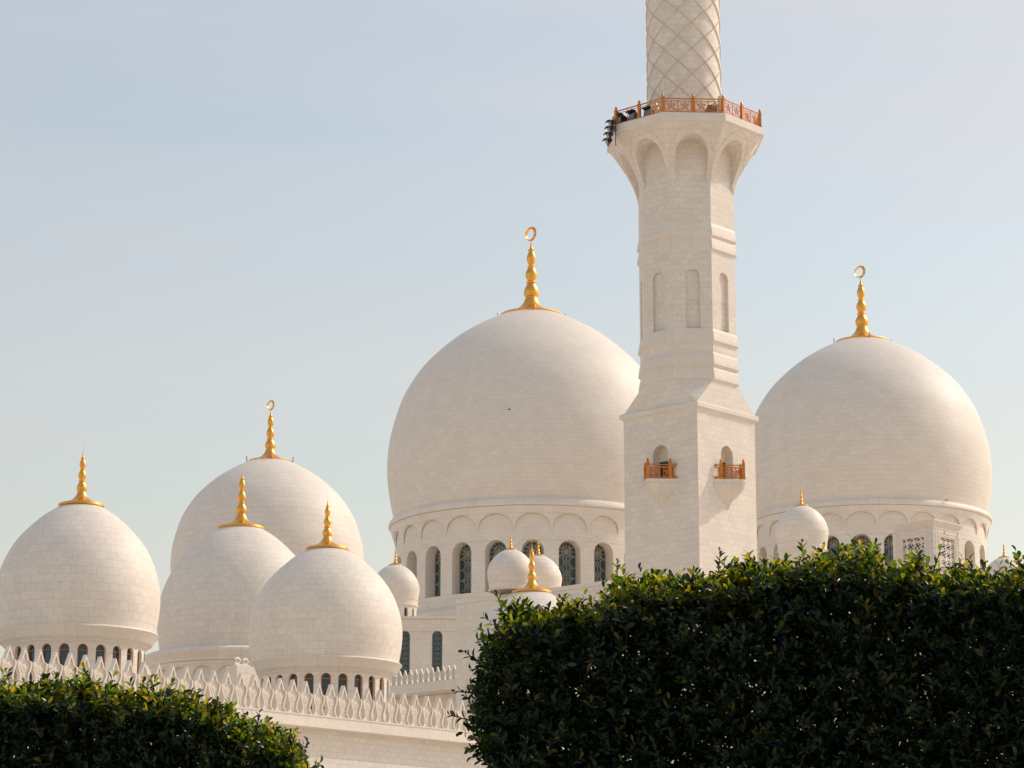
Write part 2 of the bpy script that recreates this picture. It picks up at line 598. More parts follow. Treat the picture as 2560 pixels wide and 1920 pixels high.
def arcade_dome(label, cx, eq, Y, Rpx, zbase, N=24, seg=96, disc=.268, style='spike', th0=0, group='arcade domes topped by a gold spike', stone_m='stone_near', zs=1.0):
    c = at(cx, eq, Y)
    R = Rpx * mpp(eq, Y)
    ze = (c.z - zbase) / zs
    root = thing('marble_dome', label, 'dome', (c.x, Y, zbase), th0, group)
    root.scale = (1, 1, zs)
    mb = MB(); dome_shell(mb, PROF_S, R, ze, seg)
    mb.build('dome_shell', stone_m, root, smooth=50)
    mb = MB()
    pr = [(.838, -.600), (.845, -.585), (.862, -.579), (.868, -.560), (.888, -.555), (.896, -.544), (.918, -.536), (.926, -.525), (.955, -.48), (.995, -.429), (1.003, -.42), (.995, -.408), (.965, -.395), (.94, -.39)]
    mb.lathe([(r * R, ze + z * R) for r, z in pr], seg, uvr=R)
    mb.build('cornice', 'stone_trim', root, smooth=25)
    rd = .838 * R
    W = PI * rd / N
    mb = MB()
    sill, spring, rise, hw = ze - 1.10 * R, ze - .684 * R, .066 * R, .063 * R
    dep = .05 * R
    for k in range(N):
        P = polar_P(2 * PI * k / N, rd)
        arch_bay(mb, P, W, 0, ze - .597 * R, sill, spring, rise, hw, rd, rd - dep, u0=2 * W * k, na=8, nseg=2)
    mb.build('drum', stone_m, root, smooth=40)
    small_window(root, rd, dep, sill, spring, rise, hw, N)
    zr = np.interp(-disc, [-p[0] for p in PROF_S[4:]], [p[1] for p in PROF_S[4:]])
    finial(root, disc * R, ze + (zr + .02) * R, style, 40)
    return root, c, R


def turret_dome(label, cx, eq, Y, Rpx, zbase, windows=0, finial_style='short', disc=.27, group='small turret domes on the roofs', fin=True):
    c = at(cx, eq, Y)
    R = Rpx * mpp(eq, Y)
    ze = c.z - zbase
    root = thing('turret_dome', label, 'dome', (c.x, Y, zbase), R_(7), group)
    pr = [(.93, -.42), (.965, -.25), (1, 0), (.985, .16), (.94, .34), (.85, .53), (.73, .70), (.58, .845), (.42, .955), (.26, 1.03), (.12, 1.06), (0, 1.065)]
    mb = MB(); dome_shell(mb, pr, R, ze, 56)
    mb.build('dome_shell', 'stone_mid', root, smooth=50)
    mb = MB()
    mb.lathe([(.90 * R, ze - .72 * R), (.955 * R, ze - .705 * R), (.965 * R, ze - .68 * R), (.93 * R, ze - .66 * R), (.925 * R, ze - .46 * R), (.955 * R, ze - .44 * R), (.955 * R, ze - .42 * R), (.91 * R, ze - .41 * R)], 56, uvr=R)
    mb.build('cornice', 'stone_trim', root, smooth=25)
    mb = MB()
    if windows:
        N = windows; rd = .90 * R; W = PI * rd / N
        h = ze - .70 * R
        sill, spring, rise, hw = h * .12, h * .62, h * .22, W * .42
        for k in range(N):
            arch_bay(mb, polar_P(2 * PI * k / N, rd), W, 0, h, sill, spring, rise, hw, rd, rd - .25, u0=2 * W * k, na=6, nseg=2)
        mb.build('drum', 'stone_mid', root, smooth=40)
        small_window(root, rd, .25, sill, spring, rise, hw, N)
    else:
        mb.lathe([(.90 * R, 0), (.90 * R, ze - .70 * R)], 48, uvr=R)
        mb.build('drum', 'stone_mid', root, smooth=40)
    zr = np.interp(-disc, [-p[0] for p in pr[3:]], [p[1] for p in pr[3:]])
    finial(root, disc * R, ze + (zr + .02) * R, finial_style, 28)
    return root, c, R


# ------------------------------------------------------------------ the setting
def sheet(name, x0, x1, y0, y1, z, mat):
    mb = MB(); mb.face([(x0, y0, z), (x1, y0, z), (x1, y1, z), (x0, y1, z)], [(x0, y0), (x1, y0), (x1, y1), (x0, y1)])
    o = mb.build(name, mat, smooth=0); o['kind'] = 'structure'
    return o


M['plaza'] = stone('pale_paving', 1.2, 1.2, base=(.72, .63, .54), mortar=.02)
M['bounce_cut'] = plain('dark_bounce_cut', (.035, .055, .018), .9, 0, nscale=2, namp=.4)  # dark colour for the added sheet that soaks up bounce light
sheet('ground', -3000, 3000, -3000, 3000, 0, 'plaza')
sheet('unseen_dark_sheet', -160, 160, -220, 24, .004, 'bounce_cut')  # added out of view to cut light bounced onto the hedge fronts

# ------------------------------------------------------------------ domes
def zpx(py, Y): return at(1280, py, Y).z

ROOF_ARC = at(603, 1776, 97).z - .2       # arcade roof
Z_HALL = at(1100, 1541, 262).z            # prayer hall roof

D5, c5, R5 = large_dome('largest white dome, left of the minaret, topped by a gold crescent', 1329, 1170, 300, 361, Z_HALL)
D6, c6, R6 = large_dome('large white dome to the right of the minaret, topped by a gold crescent', 2166, 1182, 268, 309, zpx(1640, 268), th0=R_(4))
D4, c4, R4 = large_dome('white crescent-topped dome rising behind the three spike-topped domes on the left', 669, 1411, 205, 241, zpx(1760, 205), th0=R_(5), disc=.225)

D1, c1, R1 = arcade_dome('white spike-topped dome at the left edge, cut off by the frame', 194, 1504, 98, 205, ROOF_ARC)
D3, c3, R3 = arcade_dome('white spike-topped dome nearest the centre, in front of two others', 814, 1588, 107, 192, ROOF_ARC, th0=R_(5), zs=.955)
D7, c7, R7 = arcade_dome('white dome almost hidden behind the right hedge, only its gold disc and spike showing', 1330, 1688, 116, 176, ROOF_ARC, th0=R_(4), disc=.27)


def flared_dome(label, cx, eq, Y, Rpx, zbase):
    c = at(cx, eq, Y); R = Rpx * mpp(eq, Y); ze = c.z - zbase
    root = thing('marble_dome', label, 'dome', (c.x, Y, zbase), 0, 'arcade domes topped by a gold spike')
    mb = MB(); dome_shell(mb, PROF_S, R, ze, 96); mb.build('dome_shell', 'stone_near', root, smooth=50)
    mb = MB()
    pr = [(1.06, -.60), (1.085, -.58), (1.09, -.56), (1.15, -.50), (1.165, -.48), (1.155, -.455), (1.10, -.43), (1.0, -.41), (.93, -.395)]
    mb.lathe([(r * R, ze + z * R) for r, z in pr], 96, uvr=R); mb.build('cornice', 'stone_trim', root, smooth=25)
    N = 20; rin = 1.0 * R; zt, zb = ze - .598 * R, ze - .82 * R; W = PI * rin / N
    mb = MB()
    ro = lambda z: rin + .002 + .07 * R * ((z - zb) / (zt - zb)) ** 1.4
    for k in range(N):
        arch_bay(mb, polar_P(2 * PI * k / N, rin), W, zb, zt, zb, zb + .04 * R, .13 * R, W * .92, ro, rin, u0=2 * W * k, na=8, nseg=4)
    mb.build('corbel_arcade', 'stone_trim', root, smooth=40)
    mb = MB(); mb.lathe([(rin - .002, 0), (rin - .002, zt + .001)], 80, uvr=R); mb.build('drum', 'stone_near', root, smooth=40)
    finial(root, .283 * R, ze + 1.165 * R, 'short', 40)
    return root, c, R


D2, c2, R2 = flared_dome('white dome with a wide flared cornice, half hidden between two spike-topped domes', 597, 1556, 130, 203, ROOF_ARC - .5)

# ------------------------------------------------------------------ minaret
MY = 160.0
mc = at(1722, 1000, MY)
mz = lambda py, Y: at(1722, py, Y).z
A = 116 * mpp(1000, MY)                  # apothem
OCT = A * math.tan(R_(22.5))
minaret = thing('minaret', 'tall white stone minaret with square base and balconies, right of centre', 'minaret', (mc.x, MY, 0), -GRID)


def oct_ring(a, z, n=8):
    rc = a / math.cos(R_(22.5))
    return [Vector((rc * math.cos(R_(22.5 + 45 * k)), rc * math.sin(R_(22.5 + 45 * k)), z)) for k in range(n)]


Yf = MY - A; Yc = MY - A * 1.414
z_sq = mz(1016, Yc)                      # underside of the square's cornice
z_ch0 = mz(1003, Yc); z_oct = mz(947, Yf)
zD, zC, zB, zA2, zA1 = (mz(p, Yf) for p in (947, 910, 851, 621, 587))
AP = 193 * mpp(290, MY - 5) * 1.0        # gallery apothem
Yg = MY - AP
z_cor0 = mz(462, Yf - .3); z_fb = mz(300, Yg); z_ft = mz(280.5, Yg)

mn = [(math.cos(R_(45 * k)), math.sin(R_(45 * k))) for k in range(8)]   # face normals, local
# square base: two faces carry a balcony niche
bal_top = mz(1198, MY - 2.9)
mb = MB()
nich_sp, nich_rise, nich_hw = mz(1131, MY - 2.9), .60, .60
for k in range(4):
    nx, ny = mn[2 * k]
    P = flat_P((0, 0), (nx, ny))
    if k in (0, 3):
        arch_bay(mb, P, A, 0, z_ch0, bal_top, nich_sp, nich_rise, nich_hw, A, A - .55, u0=2 * A * k, nseg=1)
        arch_pane(mb, P, bal_top, nich_sp, nich_rise, nich_hw, A - .55)
    else:
        mb.face([P(-A, A, 0), P(A, A, 0), P(A, A, z_ch0), P(-A, A, z_ch0)])
mb.build('square_base', 'stone_min', minaret, smooth=0)
# square cornice
mb = MB()
def sq(a, z): return [Vector((sx * a, sy * a, z)) for sx, sy in ((-1, -1), (1, -1), (1, 1), (-1, 1))]
prs = [(A + .002, z_sq - .22), (A + .05, z_sq - .06), (A + .17, z_sq), (A + .19, z_sq + .02), (A + .19, z_sq + .27), (A + .02, z_sq + .38)]
for (a0, q0), (a1, q1) in zip(prs[:-1], prs[1:]):
    mb.prism(sq(a0, q0), sq(a1, q1), False, False)
mb.build('base_cornice', 'stone_trim', minaret, smooth=0)
# broached transition from square to octagon
mb = MB()
lo, hi = [], []
for k in range(4):
    a = 45 + 90 * k
    c = Vector((A * math.copysign(1, math.cos(R_(a))), A * math.copysign(1, math.sin(R_(a))), z_ch0))
    lo.append(c)
oc = oct_ring(A, z_oct)
for k in range(4):
    mb.face([lo[k], oc[2 * k + 1], oc[2 * k]])
    nxt = (k + 1) % 4
    mb.face([lo[k], lo[nxt], oc[(2 * k + 2) % 8], oc[2 * k + 1]])
mb.build('broach', 'stone_min', minaret, smooth=0)
# octagonal shaft with blind niches
mb = MB()
nz0, nz1 = mz(838, Yf), mz(672, Yf)
for k in range(8):
    P = flat_P((0, 0), mn[k])
    arch_bay(mb, P, OCT, z_oct, z_fb, nz0, nz1 - .46, .46, .45, A, A - .20, u0=2 * OCT * k, nseg=1)
    arch_pane(mb, P, nz0, nz1 - .46, .46, .45, A - .20)
mb.build('octagonal_shaft', 'stone_min', minaret, smooth=0)
for zb_ in (zD, zC, zB, zA2, zA1):
    mb = MB()
    h = .78
    pp = [(A + .002, zb_ - .10), (A + .05, zb_ - .04), (A + .115, zb_), (A + .128, zb_ + .02), (A + .11, zb_ + .24), (A + .05, zb_ + h * .8), (A + .002, zb_ + h)]
    for (a0, q0), (a1, q1) in zip(pp[:-1], pp[1:]):
        mb.prism(oct_ring(a0, q0), oct_ring(a1, q1), False, False)
    mb.build('string_course', 'stone_trim', minaret, smooth=0)
# corbelled gallery with arches
mb = MB()
T22 = math.tan(R_(22.5))
def g_out(z):
    q = max(0, min(1, (z - z_cor0) / (z_fb - z_cor0)))
    return A + .012 + (AP - A - .1) * (.30 * q + .70 * q ** 1.75)
H = z_fb - z_cor0
a_sp = z_cor0 + .52 * H
hwG = 41 * mpp(400, MY - 4)
def g_hw(z):
    q = (z - z_cor0) / (a_sp - z_cor0)
    if q < .14: return (A + .012) * T22 * .999 - ((A * T22) - hwG * .86) * (q / .14)
    return hwG * (.86 + .14 * min(1, (q - .14) / .4))
for k in range(8):
    P = flat_P((0, 0), mn[k])
    arch_bay(mb, P, lambda z: g_out(z) * T22, z_cor0, z_fb, z_cor0, a_sp, .30 * H, g_hw, g_out, A - .01, u0=4 * k, na=12, nseg=6)
mb.build('gallery_corbel', 'stone_min', minaret, smooth=30)
mb = MB()
for k in range(8):
    P = flat_P((0, 0), mn[k])
    pts = []
    for i in range(25):
        a = PI * i / 24
        pts.append((1.30 * hwG * math.cos(a), a_sp + .04 * H + .385 * H * math.sin(a)))
    path = [P(u, g_out(z) + .015, z) for u, z in pts]
    mb.tube(path, .035, 5)
mb.build('archivolt', 'stone_trim', minaret, smooth=40)
mb = MB()
pp = [(AP - .10, z_fb - .001), (AP, z_fb), (AP + .02, z_fb + .02), (AP + .02, z_ft - .03), (AP - .02, z_ft), (2.2, z_ft + .01)]
for (a0, q0), (a1, q1) in zip(pp[:-1], pp[1:]):
    mb.prism(oct_ring(a0, q0), oct_ring(a1, q1), False, False)
mb.build('gallery_floor', 'stone_trim', minaret, smooth=0)

# upper round shaft with crossing ribs
RC = 90 * mpp(100, MY)
z_top = mz(-330, MY)
mb = MB(); mb.lathe([(RC, z_ft), (RC, z_top)], 72, uvr=RC)
mb.lathe([(RC, z_top), (RC * .6, z_top + .5), (0, z_top + .6)], 72, uvr=RC)
mb.build('round_shaft', 'stone_lattice', minaret, smooth=40)
mb = MB()
pitch = 8 * 63 * mpp(100, MY) / math.cos(R_(19))
for sgn in (-1, 1):
    for k in range(8):
        a0 = 2 * PI * k / 8 + .12
        n = int((z_top - z_ft) / .28)
        pts = []
        for i in range(n + 1):
            z = z_ft + (z_top - z_ft) * i / n
            t = a0 + sgn * 2 * PI * (z - z_ft) / pitch
            pts.append((RC + .01, t, z))
        W2, HT = .075, .08
        for (r, t0, q0), (r2, t1, q1) in zip(pts[:-1], pts[1:]):
            def pt(t, q, dr): return ((RC + dr) * math.cos(t), (RC + dr) * math.sin(t), q)
            d = W2
            mb.face([pt(t0, q0 - d, 0), pt(t1, q1 - d, 0), pt(t1, q1, HT), pt(t0, q0, HT)])
            mb.face([pt(t0, q0, HT), pt(t1, q1, HT), pt(t1, q1 + d, 0), pt(t0, q0 + d, 0)])
mb.build('lattice_rib', 'stone_rib', minaret, smooth=40)


# --- railings
def star_panel(mb, P, u0, u1, z0, z1, r):
    """frame and an eight-armed star between two uprights"""
    b = .03
    for z in (z0, z1): mb.bar(P(u0, r, z), P(u1, r, z), b, b)
    for u in (u0, u1): mb.bar(P(u, r, z0), P(u, r, z1), b, b)
    cu, cz, s = (u0 + u1) / 2, (z0 + z1) / 2, min(u1 - u0, z1 - z0) * .46
    tips = [(cu + s * math.sin(2 * PI * k / 5), cz + s * math.cos(2 * PI * k / 5)) for k in range(5)]
    inn = [(cu + s * .42 * math.sin(2 * PI * (k + .5) / 5), cz + s * .42 * math.cos(2 * PI * (k + .5) / 5)) for k in range(5)]
    ring = [x for p in zip(tips, inn) for x in p]
    for k in range(10):
        a, c = ring[k], ring[(k + 1) % 10]
        mb.bar(P(a[0], r, a[1]), P(c[0], r, c[1]), .045, .045)
    for k in range(5):
        mb.bar(P(cu, r, cz), P(inn[k][0], r, inn[k][1]), .035, .035)
    for sx in (-1, 1):
        for sz in (-1, 1):
            mb.bar(P(cu + sx * s * .55, r, cz + sz * s * .6), P(u0 if sx < 0 else u1, r, z0 if sz < 0 else z1), .025, .025)


def post_mesh(h, w):
    mb = MB()
    mb.box((0, 0, h * .42), (w, w, h * .84))
    mb.box((0, 0, h * .06), (w * 1.25, w * 1.25, h * .1))
    mb.box((0, 0, h * .80), (w * 1.2, w * 1.2, h * .05))
    mb.lathe([(w * .5, h * .84), (w * .35, h * .87), (w * .55, h * .92), (w * .45, h * .96), (0, h * 1.07)], 10)
    return mb


RH = 1.0
AR = AP - .22
first = post_mesh(1.22, .17).build('railing_post', 'bronze', minaret, smooth=30)
firstp = None
k0 = 0
for k in range(8):
    W = AR * T22
    nx, ny = mn[k]
    P = flat_P((0, 0), mn[k])
    for u in (-W, 0):
        p = P(u, AR, z_ft)
        o = first if k0 == 0 else copy_part(first, minaret)
        o.location = p; o.rotation_euler = (0, 0, R_(45 * k))
        k0 += 1
    for bay, (ua, ub) in enumerate(((-W + .09, -.09), (.09, W - .09))):
        mb = MB()
        for z in (z_ft + .10, z_ft + .95): mb.bar(P(ua, AR, z), P(ub, AR, z), .07, .06)
        um = (ua + ub) / 2
        if k != 6: star_panel(mb, P, ua + .03, um - .02, z_ft + .20, z_ft + .80, AR)
        else: mb.bar(P(ua, AR, z_ft + .8), P(ub, AR, z_ft + .8), .03, .03)
        if k != 6 or bay == 1: star_panel(mb, P, um + .02, ub - .03, z_ft + .20, z_ft + .80, AR)
        mb.bar(P(um, AR, z_ft + .1), P(um, AR, z_ft + .95), .035, .035)
        mb.build('railing_panel', 'bronze', minaret, smooth=0)
# white stub posts on the gallery floor
for ang, h in ((185, 1.4), (-60, 1.5), (-8, 1.35), (95, 1.4)):
    mb = MB(); mb.lathe([(.17, 0), (.17, h - .1), (.14, h - .03), (0, h)], 14)
    a = R_(ang) + GRID
    o = mb.build('stub_post', 'stone_trim', minaret, smooth=40, loc=((AR - .5) * math.cos(a), (AR - .5) * math.sin(a), z_ft))

# --- two bracketed balconies on the square base: a right-angled corner juts from the face
for k in (0, 3):
    P = flat_P((0, 0), mn[2 * k])
    BW = 1.45
    mb = MB()
    sec = [(0.0, 1.0), (.17, 1.0), (.172, .955), (.40, .93), (.62, .85), (.80, .70), (.95, .52), (1.10, .36), (1.30, .20), (1.50, .10), (1.72, .02)]
    rings = []
    for d, q in sec:
        w, z = BW * q, bal_top - d
        c_ = w * .09
        rings.append([P(-w, A + .002, z), P(-c_, A + w - c_, z), P(c_, A + w - c_, z), P(w, A + .002, z)])
    mb.face(rings[0])
    for r0, r1 in zip(rings[:-1], rings[1:]):
        for j in range(3):
            mb.face([r0[j], r0[j + 1], r1[j + 1], r1[j]][::-1])
    mb.face(rings[-1][::-1])
    bal = mb.build('balcony', 'stone_trim', minaret, smooth=25)
    mb = MB()
    rz0 = bal_top
    E = .12
    corners = [(-BW + 2 * E, A + .03), (0, A + BW - 2 * E + .03), (BW - 2 * E, A + .03)]
    for (ua, ra), (ub, rb) in zip(corners[:-1], corners[1:]):
        for z, t in ((rz0 + .10, .06), (rz0 + .88, .06), (rz0 + .74, .03)):
            mb.bar(P(ua, ra, z), P(ub, rb, z), t, .06)
        L_ = math.hypot(ub - ua, rb - ra)
        ex_, er_ = (ub - ua) / L_, (rb - ra) / L_
        Pd = (lambda u, r, z, P=P, ua=ua, ra=ra, ex_=ex_, er_=er_: P(ua + ex_ * u, ra + er_ * u, z))
        for i in range(1, 9):
            q = L_ * i / 9
            if i in (1, 4, 5, 8): mb.bar(Pd(q, 0, rz0 + .1), Pd(q, 0, rz0 + .74), .03)
        star_panel(mb, Pd, L_ * 1 / 9 + .03, L_ * 4 / 9 - .03, rz0 + .16, rz0 + .70, 0)
        star_panel(mb, Pd, L_ * 5 / 9 + .03, L_ * 8 / 9 - .03, rz0 + .16, rz0 + .70, 0)
    for sg in (-1, 1):
        for z in (rz0 + .12, rz0 + .88):
            mb.bar(P(sg * (BW - 2 * E + .02), A + .002, z), P(sg * (BW - 2 * E - .08), A + .14, z), .13, .13)
    mb.build('railing', 'bronze', bal, smooth=0)
    for (u, r) in ((0, corners[1][1]), (-corners[2][0] * .80, A + corners[2][0] * .2 + .03), (corners[2][0] * .80, A + corners[2][0] * .2 + .03)):
        o = post_mesh(1.22, .17).build('railing_post', 'bronze', bal, smooth=30, loc=P(u, r, rz0))
        o.rotation_euler = (0, 0, R_(90 * k + 45))
    mb = MB()
    rr = A - .55
    dt = rz0 + 1.28
    mb.face([P(-.40, rr + .03, rz0 + .01), P(.40, rr + .03, rz0 + .01), P(.40, rr + .03, dt), P(-.40, rr + .03, dt)])
    for u in (-.40, .40): mb.bar(P(u, rr + .05, rz0 + .01), P(u, rr + .05, dt), .10, .08)
    mb.bar(P(-.45, rr + .05, dt), P(.45, rr + .05, dt), .10, .08)
    mb.bar(P(0, rr + .05, rz0 + .01), P(0, rr + .05, dt - .05), .05, .05)
    mb.build('door', 'dark_wood', bal, smooth=0)

# ------------------------------------------------------------------ floodlights on the gallery
def floodlight(label, loc, rz, tilt, s=1.0, hang=False, group='black floodlights on the minaret gallery'):
    root = thing('floodlight', label, 'floodlight', loc, rz, group)
    rot = Matrix.Rotation(tilt, 3, 'X')
    mb = MB()
    f = [Vector((x * .26 * s, -.16 * s, z * .17 * s)) for x, z in ((-1, -1), (1, -1), (1, 1), (-1, 1))]
    b = [Vector((x * .16 * s, .20 * s, z * .10 * s)) for x, z in ((-1, -1), (1, -1), (1, 1), (-1, 1))]
    off = Vector((0, 0, .30 * s))
    f = [rot @ p + off for p in f]; b = [rot @ p + off for p in b]
    mb.prism(b, f)
    hood = [rot @ Vector((x * .28 * s, y * s, z * s)) + off for x, y, z in ((-1, -.36, .20), (1, -.36, .20), (1, -.10, .185), (-1, -.10, .185))]
    hood2 = [h + rot @ Vector((0, 0, .02)) for h in hood]
    mb.prism(hood, hood2)
    for k in range(4):
        y = .0 + k * .05
        c = rot @ Vector((0, y * s, 0)) + off
        mb.box(c, (.44 * s - k * .05 * s, .012, .32 * s - k * .035 * s), rot)
    mb.build('housing', 'black', root, smooth=0)
    mb = MB()
    g = [rot @ Vector((x * .22 * s, -.164 * s, z * .14 * s)) + off for x, z in ((-1, -1), (1, -1), (1, 1), (-1, 1))]
    mb.face(g)
    mb.build('lens', 'lens', root, smooth=0)
    mb = MB()
    for sx in (-1, 1):
        mb.bar((sx * .29 * s, 0, 0.03), (sx * .29 * s, 0, .32 * s), .03, .06)
    mb.bar((-.30 * s, 0, .02), (.30 * s, 0, .02), .06, .03)
    mb.build('bracket', 'black', root, smooth=0)
    return root


def loc_on_gallery(u, k, r, z):
    p = Vector(flat_P((0, 0), mn[k])(u, r, z))
    return Matrix.Rotation(-GRID, 3, 'Z') @ p + Vector((mc.x, MY, 0))


WG = AR * T22
# left-front face of the gallery has index 6 (normal -Y local = left face)
floodlight('black floodlight inside the gallery railing, nearest the front corner', loc_on_gallery(.25 * WG, 6, AR - .45, z_ft), R_(-50), R_(-12), 1.3)
floodlight('black floodlight inside the gallery railing, between two others', loc_on_gallery(-.42 * WG, 6, AR - .5, z_ft), R_(-60), R_(-10), 1.45)
floodlight('black floodlight inside the gallery railing, beside the hanging stack', loc_on_gallery(-.92 * WG, 6, AR - .5, z_ft), R_(-75), R_(-8), 1.5)
floodlight('black floodlight behind the star panels at the right front of the gallery', loc_on_gallery(.62 * WG, 7, AR - .5, z_ft), R_(20), R_(15), 1.3)
names = ['topmost', 'second from the top', 'third from the top', 'lowest']
corner = loc_on_gallery(-AP * T22 + .25, 6, AP + .22, 0)
for i in range(4):
    floodlight('black floodlight outside the left gallery corner, %s of the hanging stack' % names[i],
               Vector((corner.x - .07 * i - .10, corner.y, z_ft - .22 - .40 * i)), R_(-80), R_(25), .95, group='stack of floodlights hung outside the gallery')
mb = MB()
mb.bar((corner.x + .12, corner.y, z_ft - 1.45), (corner.x + .12, corner.y, z_ft + .35), .05)
o = mb.build('lamp_rail', 'black', None, smooth=0)
o.parent = minaret; o.matrix_parent_inverse = (Matrix.Translation((mc.x, MY, 0)) @ Matrix.Rotation(-GRID, 4, 'Z')).inverted()

# ------------------------------------------------------------------ arcade with merlons
def merlon_mesh(S, Hm, th=.20):
    """pierced-looking leaf merlon, S spacing, Hm height, faces -Y"""
    prof = [(0, .497), (.03, .492), (.09, .40), (.17, .30), (.26, .285), (.36, .345), (.46, .425), (.55, .462), (.60, .455), (.635, .42), (.655, .35), (.665, .25), (.70, .225), (.78, .17), (.88, .09), (.96, .03), (1.0, .004)]
    prof = [(h * Hm, w * S) for h, w in prof]
    rim = .06
    mb = MB()
    y0, y1, yb = -th / 2, -th / 2 + .075, th / 2
    for (h0, w0), (h1, w1) in zip(prof[:-1], prof[1:]):
        i0, i1 = max(w0 - rim, 0), max(w1 - rim, 0)
        for sg in (-1, 1):
            q = [(sg * i0, y0, h0), (sg * w0, y0, h0), (sg * w1, y0, h1), (sg * i1, y0, h1)]
            mb.face(q if sg > 0 else q[::-1])
            q = [(sg * i0, y1, h0), (sg * i0, y0, h0), (sg * i1, y0, h1), (sg * i1, y1, h1)]
            mb.face(q if sg > 0 else q[::-1])
            q = [(sg * w0, y0, h0), (sg * w0, yb, h0), (sg * w1, yb, h1), (sg * w1, y0, h1)]
            mb.face(q if sg > 0 else q[::-1])
        mb.face([(-i0, y1, h0), (i0, y1, h0), (i1, y1, h1), (-i1, y1, h1)])
        mb.face([(-w0, yb, h0), (-w1, yb, h1), (w1, yb, h1), (w0, yb, h0)])
    # carved tulip and teardrop on the sunk field
    for cz, hw, hh in ((.50 * Hm, .17 * S, .10 * Hm), (.74 * Hm, .07 * S, .10 * Hm), (.25 * Hm, .11 * S, .13 * Hm)):
        c = [(0, y1 - .025, cz)]
        n = 10
        ring = [(hw * math.sin(2 * PI * k / n), y1 + .001, cz + hh * math.cos(2 * PI * k / n)) for k in range(n)]
        for k in range(n):
            mb.face([ring[(k + 1) % n], ring[k], (0, y1 - .06, cz)])
    for sg in (-1, 1):
        mb.bar((sg * .02, y1 - .01, .36 * Hm), (sg * .25 * S, y1 - .01, .56 * Hm), .035, .05)
    return mb


# front edge of the parapet
p_left = at(60, 1703, 90)
z_par = p_left.z - .16
org = Vector((p_left.x, p_left.y, 0))
SP, MH = .662, 1.32
arcade = thing('arcade', 'long white arcade wall with leaf-shaped merlons below the domes at left', 'building', (org.x, org.y, 0), PI / 2 - GRID)
# local +x runs away to the right, local -y is the outward face
L0, L1 = -4.6, 33.7
proto = merlon_mesh(SP, MH).build('merlon', 'carved', arcade, smooth=30)
i = 0
for k in range(-4, 50):
    o = proto if i == 0 else copy_part(proto, arcade)
    o.location = (k * SP, .07, z_par)
    i += 1
mb = MB()
mb.box(((L0 + L1) / 2, .36, z_par - .20), (L1 - L0, 1.0, .40))
mb.build('cornice', 'stone_trim', arcade, smooth=0).location = (0, -.02, 0)
mb = MB()
mb.box(((L0 + L1) / 2, .02, z_par + .03), (L1 - L0, .40, .06))
mb.build('coping', 'stone_trim', arcade, smooth=0)
M['rough'] = stone('fine_render', .35, .22, base=(.77, .715, .64), var=.035, mortar=.006)
mb = MB()
zw = z_par - .40
yb = .34
P = flat_P((0, yb), (0, -1))
NB = 9
bw = (L1 - L0) / NB / 2
for k in range(NB):
    o2 = L0 + bw + 2 * bw * k
    Pk = flat_P((o2, yb), (0, -1))
    arch_bay(mb, Pk, bw, 0, zw, 0.0001, zw - 5.6, 1.5, 1.45, 0, -1.0, u0=2 * bw * k, na=8, nseg=1)
mb.face([(L0, yb + 1.0, 0), (L1, yb + 1.0, 0), (L1, yb + 1.0, zw), (L0, yb + 1.0, zw)])
mb.build('wall', 'rough', arcade, smooth=0)
mb = MB()
mb.box(((L0 + L1) / 2, 5.2, ROOF_ARC - .2), (L1 - L0, 8.4, .35))
mb.box(((L0 + L1) / 2, 9.1, (ROOF_ARC - .4) / 2), (L1 - L0, .5, ROOF_ARC - .4))
for x in (L0 + .25, L1 - .25):
    mb.box((x, 5.3, (ROOF_ARC - .4) / 2), (.5, 7.0, ROOF_ARC - .4))
mb.build('roof', 'roof', arcade, smooth=0)

# small rooftop pier with a carved crest, between the domes
pc = at(606, 1667, 100)
pier = thing('roof_pier', 'small white roof pier with a scrolled crest between two domes behind the merlons', 'pier', (pc.x, 100, ROOF_ARC - .1), PI / 2 - GRID)
hp = pc.z - ROOF_ARC + .1
mb = MB()
ring0 = [(-.62, -.3, 0), (.78, -.3, 0), (.78, .3, 0), (-.62, .3, 0)]
ring1 = [(-.55, -.3, hp - .5), (.62, -.3, hp - .5), (.62, .3, hp - .5), (-.55, .3, hp - .5)]
ring2 = [(-.55, -.3, hp), (.30, -.3, hp), (.30, .3, hp), (-.55, .3, hp)]
mb.prism(ring0, ring1, False, False); mb.prism(ring1, ring2, False, True)
mb.build('pier_body', 'stone_trim', pier, smooth=0)
mb = MB()
for x0 in (-.28, .12):
    pts = [(x0 + .17 * math.cos(t) * (1 - t / 12), 0, hp + .17 + .15 * math.sin(t) * (1 - t / 12)) for t in [i * .45 for i in range(15)]]
    mb.tube(pts, .05, 6)
mb.box((-.08, 0, hp + .04), (.75, .2, .08))
mb.build('crest', 'stone_trim', pier, smooth=40)

# ------------------------------------------------------------------ prayer hall behind
HY = 262.0
hall = thing('prayer_hall', 'white prayer hall wall with latticed arch windows below the largest dome', 'building', (0, HY, 0))
xl, xr = at(900, 1600, HY).x, at(2620, 1600, HY).x
mb = MB()
sillH, springH, hwH = at(1090, 1690, HY).z, at(1090, 1577, HY).z - .52, .52
wx = [at(p, 1600, HY).x for p in (1012, 1093)]
edges = [xl, (wx[0] + xl) / 2 - .0, (wx[0] + wx[1]) / 2, wx[1] + (wx[1] - wx[0]) / 2]
edges[1] = wx[0] - (wx[1] - wx[0]) / 2
mb.face([(xl, 0, 0), (edges[1], 0, 0), (edges[1], 0, Z_HALL), (xl, 0, Z_HALL)])
for j in range(2):
    W = (edges[j + 2] - edges[j + 1]) / 2
    arch_bay(mb, flat_P((wx[j], 0), (0, -1)), W, 0, Z_HALL, sillH, springH, .52, hwH, 0, -.35, u0=wx[j], nseg=1)
